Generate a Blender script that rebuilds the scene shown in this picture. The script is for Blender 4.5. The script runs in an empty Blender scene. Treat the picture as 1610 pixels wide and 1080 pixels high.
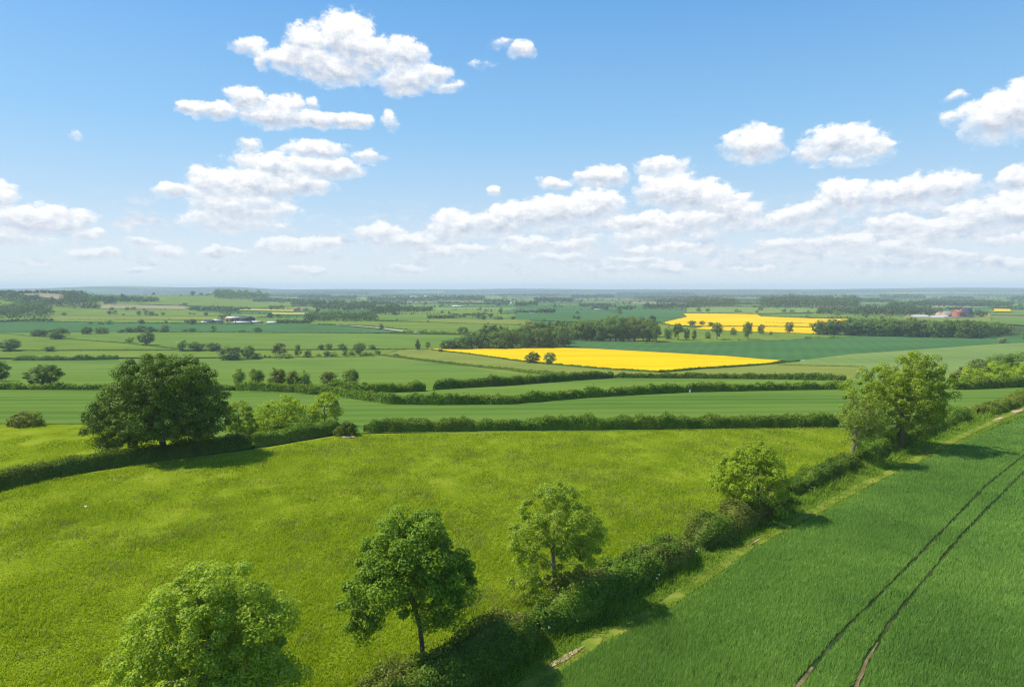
import bpy, bmesh, math, random
import numpy as np
from mathutils import Vector
from mathutils.geometry import tessellate_polygon

S = bpy.context.scene
COL = S.collection
RNG = np.random.default_rng(11)
random.seed(11)

# ------------------------------------------------------------------ camera model and terrain
F, CX, CY, HCAM = 1073.3, 805.0, 540.0, 22.0
PITCH = math.atan(85 / F)
cp, sp = math.cos(PITCH), math.sin(PITCH)


def sstep(a, b, v):
    t = np.clip((v - a) / (b - a), 0, 1)
    return t * t * (3 - 2 * t)


def gauss(x, y, cx, cy, sx, sy, a):
    return a * np.exp(-((x - cx) / sx) ** 2 - ((y - cy) / sy) ** 2)


def G(x, y):
    """terrain height: a low brow under the camera, a vale beyond, hills far off"""
    x = np.asarray(x, float); y = np.asarray(y, float)
    r = np.hypot(x, y)
    z = -24.0 * sstep(100, 430, y)
    z = z + gauss(x, y, -1050, 2350, 230, 330, 23)
    z = z + gauss(x, y, -1330, 1750, 420, 430, 38)
    z = z + gauss(x, y, 190, 230, 60, 60, 3.0) * sstep(130, 200, y)
    z = z + 44 * sstep(6000, 10500, r) * sstep(0, 2000, y)
    z = z + gauss(x, y, -4150, 7300, 700, 900, 40) + gauss(x, y, -3100, 7500, 420, 800, 34) + gauss(x, y, -3700, 7400, 1600, 900, 12)
    z = z + gauss(x, y, -5600, 7200, 900, 900, 22) + gauss(x, y, 2000, 8500, 900, 900, 10) + gauss(x, y, 5400, 8200, 1500, 900, 20)
    far = sstep(2500, 8000, r)
    z = z + far * 7 * (np.sin(x / 900 + 1) * np.sin(y / 700) + .7 * np.sin(x / 410 + y / 1300))
    return z


def ray(px, py):
    a = (px - CX) / F; b = (CY - py) / F
    return np.array([a, cp + b * sp, -sp + b * cp])


TS = np.geomspace(8, 16000, 900)


def hit(px, py):
    """ground point seen at a place of the photograph (1610 x 1080)"""
    d = ray(px, py); t = TS
    for _ in range(4):
        x, y, z = d[0] * t, d[1] * t, d[2] * t + HCAM
        below = z < G(x, y)
        if not below.any():
            t = np.array([9000.0]); i = 0; break
        i = max(1, int(np.argmax(below)))
        t = np.linspace(t[i - 1], t[i], 24); i = -1
    q = d * t[i]
    return np.array([q[0], q[1], float(G(q[0], q[1]))])


def depth(p):
    return p[1] * cp - (p[2] - HCAM) * sp


# ------------------------------------------------------------------ noise
def _h(i, j, s):
    n = (i * 374761393 + j * 668265263 + s * 974634777) & 0xFFFFFFFF
    n = ((n ^ (n >> 13)) * 1274126177) & 0xFFFFFFFF
    return ((n ^ (n >> 16)) & 0xFFFF) / 65535.0


def vnoise(x, y, s=0):
    x = np.asarray(x, float); y = np.asarray(y, float)
    i = np.floor(x).astype(np.int64); j = np.floor(y).astype(np.int64)
    u = x - i; v = y - j
    u = u * u * (3 - 2 * u); v = v * v * (3 - 2 * v)
    return (_h(i, j, s) * (1 - u) + _h(i + 1, j, s) * u) * (1 - v) + (_h(i, j + 1, s) * (1 - u) + _h(i + 1, j + 1, s) * u) * v


def fbm(x, y, s=0, o=4):
    r = 0; a = .5
    for k in range(o):
        r = r + a * vnoise(x * 2 ** k, y * 2 ** k, s + k); a *= .5
    return r / (1 - .5 ** o)


# ------------------------------------------------------------------ mesh helpers
def mesh_np(name, V, quads=None, tris=None, mats=(), qmat=None, tmat=None, smooth=False):
    me = bpy.data.meshes.new(name)
    V = np.asarray(V, np.float32).reshape(-1, 3)
    nq = 0 if quads is None else len(quads); nt = 0 if tris is None else len(tris)
    me.vertices.add(len(V)); me.vertices.foreach_set('co', V.ravel())
    parts = []
    if nq: parts.append(np.asarray(quads, np.int32).ravel())
    if nt: parts.append(np.asarray(tris, np.int32).ravel())
    li = np.concatenate(parts)
    me.loops.add(len(li)); me.loops.foreach_set('vertex_index', li)
    me.polygons.add(nq + nt)
    st = np.concatenate([np.arange(nq) * 4, nq * 4 + np.arange(nt) * 3]).astype(np.int32)
    me.polygons.foreach_set('loop_start', st)
    mi = np.concatenate([np.zeros(nq, np.int32) if qmat is None else np.asarray(qmat, np.int32),
                         np.zeros(nt, np.int32) if tmat is None else np.asarray(tmat, np.int32)])
    me.polygons.foreach_set('material_index', mi)
    if smooth: me.polygons.foreach_set('use_smooth', np.ones(nq + nt, bool))
    for m in mats: me.materials.append(m)
    me.update(calc_edges=True)
    return me


def link(name, me, parent=None, loc=None):
    o = bpy.data.objects.new(name, me); COL.objects.link(o)
    if parent is not None: o.parent = parent
    if loc is not None: o.location = loc
    return o


def tag(o, label=None, cat=None, group=None, kind=None):
    if label: o['label'] = label
    if cat: o['category'] = cat
    if group: o['group'] = group
    if kind: o['kind'] = kind
    return o


def empty(name, loc, rz=0, sc=None):
    o = bpy.data.objects.new(name, None); COL.objects.link(o)
    o.location = loc; o.rotation_euler = (0, 0, rz); o.empty_display_size = .3
    if sc is not None: o.scale = sc
    return o


# ------------------------------------------------------------------ materials
def nmat(name):
    m = bpy.data.materials.new(name); m.use_nodes = True
    m.node_tree.nodes.clear()
    return m, m.node_tree


def N(nt, t, **kw):
    n = nt.nodes.new(t)
    for k, v in kw.items():
        if k.startswith('i_'): n.inputs[k[2:]].default_value = v
        else: setattr(n, k, v)
    return n


def ramp(nt, stops, interp='LINEAR'):
    r = nt.nodes.new('ShaderNodeValToRGB'); r.color_ramp.interpolation = interp
    e = r.color_ramp.elements
    while len(e) < len(stops): e.new(.5)
    for k, (p, c) in enumerate(stops):
        e[k].position = p; e[k].color = (*c, 1)
    return r


def noise_world(nt, scale, detail=4, stretch=(1, 1, 1), rough=.55):
    g = nt.nodes.new('ShaderNodeNewGeometry')
    mp = nt.nodes.new('ShaderNodeMapping'); mp.inputs['Scale'].default_value = stretch
    nz = N(nt, 'ShaderNodeTexNoise'); nz.inputs['Scale'].default_value = scale
    nz.inputs['Detail'].default_value = detail; nz.inputs['Roughness'].default_value = rough
    nt.links.new(g.outputs['Position'], mp.inputs['Vector']); nt.links.new(mp.outputs[0], nz.inputs['Vector'])
    return nz


def leaf_mat(name, c_dark, c_mid, c_light, trans=.35, patch=.35, patch_scale=.35, spec=.25, isl=.75):
    """foliage: colour differs leaf by leaf, in soft patches and from plant to plant"""
    m, nt = nmat(name); L = nt.links
    g = nt.nodes.new('ShaderNodeNewGeometry')
    nz = noise_world(nt, patch_scale, 3)
    mx = N(nt, 'ShaderNodeMath', operation='MULTIPLY_ADD'); mx.inputs[1].default_value = patch * 2.2
    sub = N(nt, 'ShaderNodeMath', operation='MULTIPLY_ADD'); sub.inputs[1].default_value = isl; sub.inputs[2].default_value = .5 - isl / 2 - patch * 1.1
    L.new(g.outputs['Random Per Island'], sub.inputs[0]); L.new(nz.outputs[0], mx.inputs[0]); L.new(sub.outputs[0], mx.inputs[2])
    r = ramp(nt, [(0, c_dark), (.5, c_mid), (1, c_light)]); L.new(mx.outputs[0], r.inputs[0])
    oi = nt.nodes.new('ShaderNodeObjectInfo')
    hs = nt.nodes.new('ShaderNodeHueSaturation')
    mv = N(nt, 'ShaderNodeMapRange'); mv.inputs['To Min'].default_value = .8; mv.inputs['To Max'].default_value = 1.2
    L.new(oi.outputs['Random'], mv.inputs[0]); L.new(mv.outputs[0], hs.inputs['Value']); L.new(r.outputs[0], hs.inputs['Color'])
    bs = N(nt, 'ShaderNodeBsdfPrincipled'); bs.inputs['Roughness'].default_value = .55
    bs.inputs['Specular IOR Level'].default_value = spec
    tr = nt.nodes.new('ShaderNodeBsdfTranslucent')
    tc = N(nt, 'ShaderNodeMix', data_type='RGBA', blend_type='MULTIPLY'); tc.inputs[0].default_value = 1; tc.inputs[7].default_value = (1.25, 1.15, .45, 1)
    L.new(hs.outputs[0], bs.inputs['Base Color']); L.new(hs.outputs[0], tc.inputs[6]); L.new(tc.outputs[2], tr.inputs[0])
    mi = nt.nodes.new('ShaderNodeMixShader'); mi.inputs[0].default_value = trans
    L.new(bs.outputs[0], mi.inputs[1]); L.new(tr.outputs[0], mi.inputs[2])
    o = nt.nodes.new('ShaderNodeOutputMaterial'); L.new(mi.outputs[0], o.inputs[0])
    return m


def field_mat(name, cols, scale=.05, stretch=(1, 1, 1), fine=2.5, fine_amt=.35, rot=0, bump=.0, line=None):
    """ground cover seen from above: broad patches and a fine grain"""
    m, nt = nmat(name); L = nt.links
    nz = noise_world(nt, scale, 5, stretch)
    nz2 = noise_world(nt, fine, 4, stretch, .7)
    for mpn in [n for n in nt.nodes if n.type == 'MAPPING']: mpn.inputs['Rotation'].default_value = (0, 0, rot)
    a = N(nt, 'ShaderNodeMath', operation='MULTIPLY_ADD'); a.inputs[1].default_value = 2.1; a.inputs[2].default_value = -.55 - fine_amt / 2
    b = N(nt, 'ShaderNodeMath', operation='MULTIPLY_ADD'); b.inputs[1].default_value = fine_amt
    L.new(nz.outputs[0], a.inputs[0]); L.new(nz2.outputs[0], b.inputs[0]); L.new(a.outputs[0], b.inputs[2])
    out = b
    if line:   # drill lines and tramlines across the field: (spacing, angle, strength)
        g = nt.nodes.new('ShaderNodeNewGeometry'); mp = nt.nodes.new('ShaderNodeMapping'); mp.inputs['Rotation'].default_value = (0, 0, line[1])
        w = N(nt, 'ShaderNodeTexWave'); w.inputs['Scale'].default_value = .314 / line[0] * 1.0
        w.inputs['Distortion'].default_value = 1.8; w.inputs['Detail'].default_value = 2
        L.new(g.outputs['Position'], mp.inputs[0]); L.new(mp.outputs[0], w.inputs['Vector'])
        c = N(nt, 'ShaderNodeMath', operation='MULTIPLY_ADD'); c.inputs[1].default_value = line[2]
        L.new(w.outputs['Fac'], c.inputs[0]); L.new(b.outputs[0], c.inputs[2]); out = c
    n = len(cols)
    r = ramp(nt, [(k / max(1, n - 1), c) for k, c in enumerate(cols)]); L.new(out.outputs[0], r.inputs[0])
    bs = N(nt, 'ShaderNodeBsdfPrincipled'); bs.inputs['Roughness'].default_value = 1; bs.inputs['Specular IOR Level'].default_value = 0
    L.new(r.outputs[0], bs.inputs['Base Color'])
    if bump:
        bp = nt.nodes.new('ShaderNodeBump'); bp.inputs['Strength'].default_value = 1; bp.inputs['Distance'].default_value = bump
        L.new(nz2.outputs[0], bp.inputs['Height']); L.new(bp.outputs[0], bs.inputs['Normal'])
    o = nt.nodes.new('ShaderNodeOutputMaterial'); L.new(bs.outputs[0], o.inputs[0])
    return m


def plain_mat(name, c, rough=.7, var=.25, scale=1.5):
    m, nt = nmat(name); L = nt.links
    nz = noise_world(nt, scale, 5)
    r = ramp(nt, [(.3, tuple(v * (1 - var) for v in c)), (.7, tuple(v * (1 + var * .6) for v in c))]); L.new(nz.outputs[0], r.inputs[0])
    bs = N(nt, 'ShaderNodeBsdfPrincipled'); bs.inputs['Roughness'].default_value = rough; bs.inputs['Specular IOR Level'].default_value = .2
    L.new(r.outputs[0], bs.inputs['Base Color'])
    o = nt.nodes.new('ShaderNodeOutputMaterial'); L.new(bs.outputs[0], o.inputs[0])
    return m


M_OAK = leaf_mat('oak_leaves', (0.05418, 0.09126, 0.00836), (0.113, 0.1825, 0.01421), (0.2076, 0.2977, 0.02508), 0.2, .3, .3, .12)
M_SYC = leaf_mat('sycamore_leaves', (0.1477, 0.2661, 0.01881), (0.2658, 0.4258, 0.02926), (0.428, 0.5988, 0.05225), 0.45, .25, .6, .2)
M_ASH = leaf_mat('ash_leaves', (0.2048, 0.295, 0.023), (0.3614, 0.496, 0.0391), (0.5421, 0.6782, 0.0805), 0.48, .25, .6, .2)
M_LIME = leaf_mat('spring_leaves', (0.1777, 0.2618, 0.01594), (0.3279, 0.451, 0.02922), (0.5056, 0.6109, 0.05313), 0.5, .35, .45, .15)
M_HEDGE = leaf_mat('hedge_leaves', (0.0635, 0.1234, 0.01386), (0.1411, 0.2385, 0.0231), (0.254, 0.3865, 0.03696), 0.34, .45, .35, .12)
M_HEDGE_L = leaf_mat('clipped_hedge_leaves', (0.08625, 0.132, 0.0154), (0.1725, 0.246, 0.0242), (0.299, 0.372, 0.044), 0.4, .45, .25, .12)
M_RUSSET = leaf_mat('hawthorn_leaves', (0.1095, 0.1404, 0.0231), (0.2125, 0.2418, 0.04043), (0.322, 0.3666, 0.05775), 0.36, .5, .35, .12)
M_FAROAK = leaf_mat('dark_distant_leaves', (0.06188, 0.103, 0.02277), (0.11, 0.1788, 0.03289), (0.1788, 0.2646, 0.0506), 0.32, .25, .05, .1)
M_FARLIGHT = leaf_mat('pale_distant_leaves', (0.132, 0.1716, 0.0396), (0.2244, 0.2772, 0.05544), (0.3432, 0.3828, 0.0792), 0.42, .25, .05, .1)
M_FARTAN = leaf_mat('budding_leaves', (0.154, 0.2228, 0.04455), (0.253, 0.3594, 0.0693), (0.352, 0.4815, 0.099), 0.42, .3, .1, .1)
M_WOOD = leaf_mat('woodland_leaves', (0.077, 0.1383, 0.02576), (0.1611, 0.2548, 0.04122), (0.28, 0.3858, 0.0644), 0.38, .35, .02, .1)
M_FARWOOD = leaf_mat('far_woodland_leaves', (0.04375, 0.0775, 0.0225), (0.08125, 0.1313, 0.0325), (0.1375, 0.1938, 0.04375), .25, .4, .012, .05)
M_BARK = plain_mat('bark', (.17, .13, .09), .9, .45, 5)
M_BARK_P = plain_mat('pale_bark', (.28, .22, .15), .9, .45, 5)

M_MEADOW = field_mat('meadow_turf', [(.115, .16, .008), (.165, .215, .010), (.20, .25, .013), (.25, .285, .03)], .16, (1, 1, 1), 1.6, .5)
M_MEADOWB = leaf_mat('meadow_blades', (0.1726, 0.2587, 0.00792), (0.3019, 0.4128, 0.01287), (0.4529, 0.5283, 0.0495), .42, .62, .13, .1, .42)
M_CROPG = field_mat('crop_soil', [(.014, .03, .008), (.024, .06, .012), (.035, .085, .016)], .06, (1, 1, 1), 3, .4)
M_CROPB = leaf_mat('wheat_blades', (0.09744, 0.196, 0.04022), (0.1786, 0.3176, 0.06188), (0.3086, 0.446, 0.1006), 0.42, .5, .09, .1, .45)
M_VERGEB = leaf_mat('verge_blades', (0.099, 0.18, 0.014), (0.18, 0.29, 0.022), (0.306, 0.41, 0.06), .42, .4, .5, .1)
M_TRACKB = leaf_mat('track_blades', (0.1224, 0.2112, 0.018), (0.2232, 0.3168, 0.0288), (0.3456, 0.4224, 0.072), .42, .3, .5, .1)
M_VERGE = field_mat('verge_turf', [(.06, .10, .012), (.11, .17, .016), (.17, .22, .03)], .4, (1, 1, 1), 4, .5)
M_TRACK = field_mat('track_turf', [(.09, .15, .016), (.16, .21, .024), (.28, .27, .05)], .5, (1, 1, 1), 4, .5)
M_SOIL = field_mat('bare_soil', [(.30, .20, .10), (.42, .31, .17), (.55, .43, .26)], .8, (1, 1, 1), 6, .6)
M_GREEN_D = field_mat('dark_cereal', [(.042, .10, .032), (.055, .128, .038), (.07, .15, .045)], .012, (1, 2, 1), .4, .4, .5, 0, (10, .35, .3))
M_GREEN_M = field_mat('young_cereal', [(.08, .145, .024), (.108, .178, .028), (.14, .21, .036)], .016, (1, 2.5, 1), .3, .4, .1, 0, (9, 1.38, .32))
M_GREEN_N = field_mat('near_cereal', [(.06, .12, .022), (.088, .158, .026), (.12, .19, .032)], .02, (.6, 3, 1), .35, .5, .1, 0, (6, 1.52, .5))
M_GREEN_L = field_mat('pale_cereal', [(.12, .185, .045), (.15, .215, .055), (.18, .24, .06)], .014, (1, 2, 1), .3, .4, .5, 0, (10, .2, .25))
M_PASTURE = field_mat('pasture', [(.10, .155, .022), (.135, .195, .028), (.175, .23, .036)], .02, (1, 1.6, 1), .25, .5)
M_OLIVE = field_mat('olive_pasture', [(.135, .17, .03), (.18, .21, .038), (.215, .235, .048)], .02, (1, 1.6, 1), .25, .5)
M_TAN = field_mat('ploughed_earth', [(.20, .17, .09), (.27, .225, .12), (.32, .27, .15)], .01, (1, 2, 1), .1, .5)
M_PALEY = field_mat('pale_rape', [(.27, .28, .05), (.35, .34, .06), (.41, .39, .07)], .01, (1, 2, 1), .1, .4)
M_RAPE = field_mat('rape_flowers', [(.42, .29, .003), (.64, .385, .0008), (.73, .445, .0004), (.79, .49, .0008)], .02, (.5, 2.2, 1), .3, .5, .12, 0, (13, 1.5, .4))
M_PATH = field_mat('dry_track', [(.40, .34, .22), (.52, .45, .31)], .05, (1, 1, 1), .4, .5)
M_FOREST = field_mat('forest_floor_and_canopy', [(.018, .032, .012), (.032, .055, .018), (.055, .085, .026)], .02, (1, 1, 1), .1, .6)
M_GROUND = field_mat('rough_ground', [(.035, .06, .018), (.05, .085, .022), (.08, .12, .03)], .01, (1, 1, 1), .2, .5)

# ------------------------------------------------------------------ ground sheet
NR = 170
RAD = np.concatenate([[0], np.geomspace(6, 13800, NR)])
AZ = np.concatenate([np.radians(np.arange(-60, 60, .75)), np.radians(np.arange(60, 300, 6))])
NA = len(AZ)
gx = RAD[:, None] * np.sin(AZ)[None]; gy = RAD[:, None] * np.cos(AZ)[None]
gz = G(gx, gy)
GV = np.stack([gx, gy, gz], -1).reshape(-1, 3)
ii, jj = np.meshgrid(np.arange(1, NR), np.arange(NA), indexing='ij')
j2 = (jj + 1) % NA
GQ = np.stack([ii * NA + jj, (ii + 1) * NA + jj, (ii + 1) * NA + j2, ii * NA + j2], -1).reshape(-1, 4)
c_t = np.stack([np.zeros(NA, int), NA + np.arange(NA), NA + (np.arange(NA) + 1) % NA], -1)
# the cells as triangles, the same split the renderer uses, so the fields lie exactly on the sheet
GT = np.concatenate([np.stack([GQ[:, 0], GQ[:, 1], GQ[:, 2]], -1), np.stack([GQ[:, 0], GQ[:, 2], GQ[:, 3]], -1), c_t])
ground = link('ground', mesh_np('ground', GV, tris=GT[:, ::-1], mats=[M_GROUND], smooth=True))
tag(ground, 'rough green ground of the vale between the fields', kind='structure')
GTV = GV[GT]                      # (n,3,3)
GMN = GTV[:, :, :2].min(1); GMX = GTV[:, :, :2].max(1)


def clip(poly, a, b):
    out = []
    n = len(poly)
    ex, ey = b[0] - a[0], b[1] - a[1]
    dd = [ex * (p[1] - a[1]) - ey * (p[0] - a[0]) for p in poly]
    for k in range(n):
        p, q, dp, dq = poly[k], poly[(k + 1) % n], dd[k], dd[(k + 1) % n]
        if dp >= 0: out.append(p)
        if (dp > 0 and dq < 0) or (dp < 0 and dq > 0):
            t = dp / (dp - dq); out.append(tuple(p[i] + (q[i] - p[i]) * t for i in range(3)))
    return out


def drape(name, pts, mat, label, layer=1):
    """a field: a sheet cut along pts and laid on the ground sheet"""
    T = tessellate_polygon([[Vector((p[0], p[1], 0)) for p in pts]])
    V, FS, key = [], [], {}
    for t in T:
        tri = [pts[k][:2] for k in t]
        ar = (tri[1][0] - tri[0][0]) * (tri[2][1] - tri[0][1]) - (tri[1][1] - tri[0][1]) * (tri[2][0] - tri[0][0])
        if ar < 0: tri = tri[::-1]
        mn = np.min(tri, 0); mx = np.max(tri, 0)
        idx = np.nonzero((GMX[:, 0] >= mn[0]) & (GMN[:, 0] <= mx[0]) & (GMX[:, 1] >= mn[1]) & (GMN[:, 1] <= mx[1]))[0]
        for i in idx:
            p = [tuple(v) for v in GTV[i]]
            for k in range(3):
                p = clip(p, tri[k], tri[(k + 1) % 3])
                if len(p) < 3: break
            if len(p) < 3: continue
            f = []
            for v in p:
                kk = (round(v[0], 2), round(v[1], 2))
                if kk not in key:
                    key[kk] = len(V); V.append((v[0], v[1], v[2] + .01 * layer + (.0005 * min(layer, 2) + .0001 * layer) * math.hypot(v[0], v[1])))
                if key[kk] not in f: f.append(key[kk])
            if len(f) >= 3: FS.append(f)
    me = bpy.data.meshes.new(name); me.from_pydata(V, [], FS); me.update()
    for p in me.polygons: p.use_smooth = True
    if len(me.polygons) and sum(p.normal.z for p in me.polygons) < 0: me.flip_normals()
    me.materials.append(mat)
    o = link(name, me); tag(o, label, kind='structure')
    return o


def W(pix):
    return [hit(*p) for p in pix]


def strip(name, pix, width, mat, label, layer=3, wob=.3):
    P = resample(W(pix), max(.8, width * .6)); n = len(P)
    T = np.gradient(P[:, :2], axis=0); T /= np.linalg.norm(T, axis=1)[:, None] + 1e-9
    Nn = np.stack([-T[:, 1], T[:, 0]], 1)
    s = np.arange(n)
    wl = width / 2 * (1 + wob * (vnoise(s * .7, 0 * s, 3) * 2 - 1)); wr = width / 2 * (1 + wob * (vnoise(s * .7, 0 * s + 9, 4) * 2 - 1))
    A = P[:, :2] + Nn * wl[:, None]; B = P[:, :2] - Nn * wr[:, None]
    return drape(name, [*map(tuple, A), *map(tuple, B[::-1])], mat, label, layer)


def resample(P, step):
    P = np.asarray(P, float)
    d = np.concatenate([[0], np.cumsum(np.linalg.norm(np.diff(P[:, :2], axis=0), axis=1))])
    n = max(2, int(d[-1] / step) + 1)
    s = np.linspace(0, d[-1], n)
    x = np.interp(s, d, P[:, 0]); y = np.interp(s, d, P[:, 1])
    return np.stack([x, y, G(x, y)], 1)


# ------------------------------------------------------------------ far patchwork of fields beyond the vale
patch_mats = [M_GREEN_D, M_GREEN_M, M_PASTURE, M_OLIVE, M_GREEN_L, M_TAN, M_GREEN_D, M_PASTURE, M_PALEY, M_FOREST]
pV, pQ, pM = [], [], []
HEDGE_LINES = []
yy = 900.0
prng = random.Random(5)
while yy < 9500:
    dy = prng.uniform(90, 170) * (1 + yy / 2500)
    x0 = -1.02 * (yy + dy)
    while x0 < 1.02 * (yy + dy):
        w = prng.uniform(140, 420) * (1 + yy / 4000)
        tl = prng.uniform(-.12, .12) * dy
        mi = prng.choices(range(len(patch_mats)), [4, 3, 4, 3, 2.5, 1.8, 2, 2, 0, 0])[0]
        if yy > 2600: mi = prng.choice([0, 2, 3, 4, 5, 9, 9, 9])
        if yy > 4800: mi = prng.choice([0, 3, 9, 9, 9, 9, 9])
        nx, ny = max(2, int(w / 60)), max(2, int(dy / 60))
        u, v = np.meshgrid(np.linspace(0, 1, nx + 1), np.linspace(0, 1, ny + 1), indexing='ij')
        X = x0 + u * w + v * tl; Y = yy + v * dy + u * 0
        Z = G(X, Y) + .0004 * np.hypot(X, Y)
        b = len(pV) and sum(len(a) for a in pV)
        pV.append(np.stack([X, Y, Z], -1).reshape(-1, 3))
        i, j = np.meshgrid(np.arange(nx), np.arange(ny), indexing='ij')
        q = np.stack([i * (ny + 1) + j, (i + 1) * (ny + 1) + j, (i + 1) * (ny + 1) + j + 1, i * (ny + 1) + j + 1], -1).reshape(-1, 4) + b
        pQ.append(q); pM.append(np.full(len(q), mi))
        if yy < 6000:
            if prng.random() < .85: HEDGE_LINES.append(((x0, yy), (x0 + w, yy)))
            if prng.random() < .8: HEDGE_LINES.append(((x0, yy), (x0 + tl, yy + dy)))
        x0 += w
    yy += dy
po = link('distant_fields', mesh_np('distant_fields', np.concatenate(pV), quads=np.concatenate(pQ), mats=patch_mats, qmat=np.concatenate(pM), smooth=True))
tag(po, 'patchwork of far green and tan fields out to the horizon', kind='structure')

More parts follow.
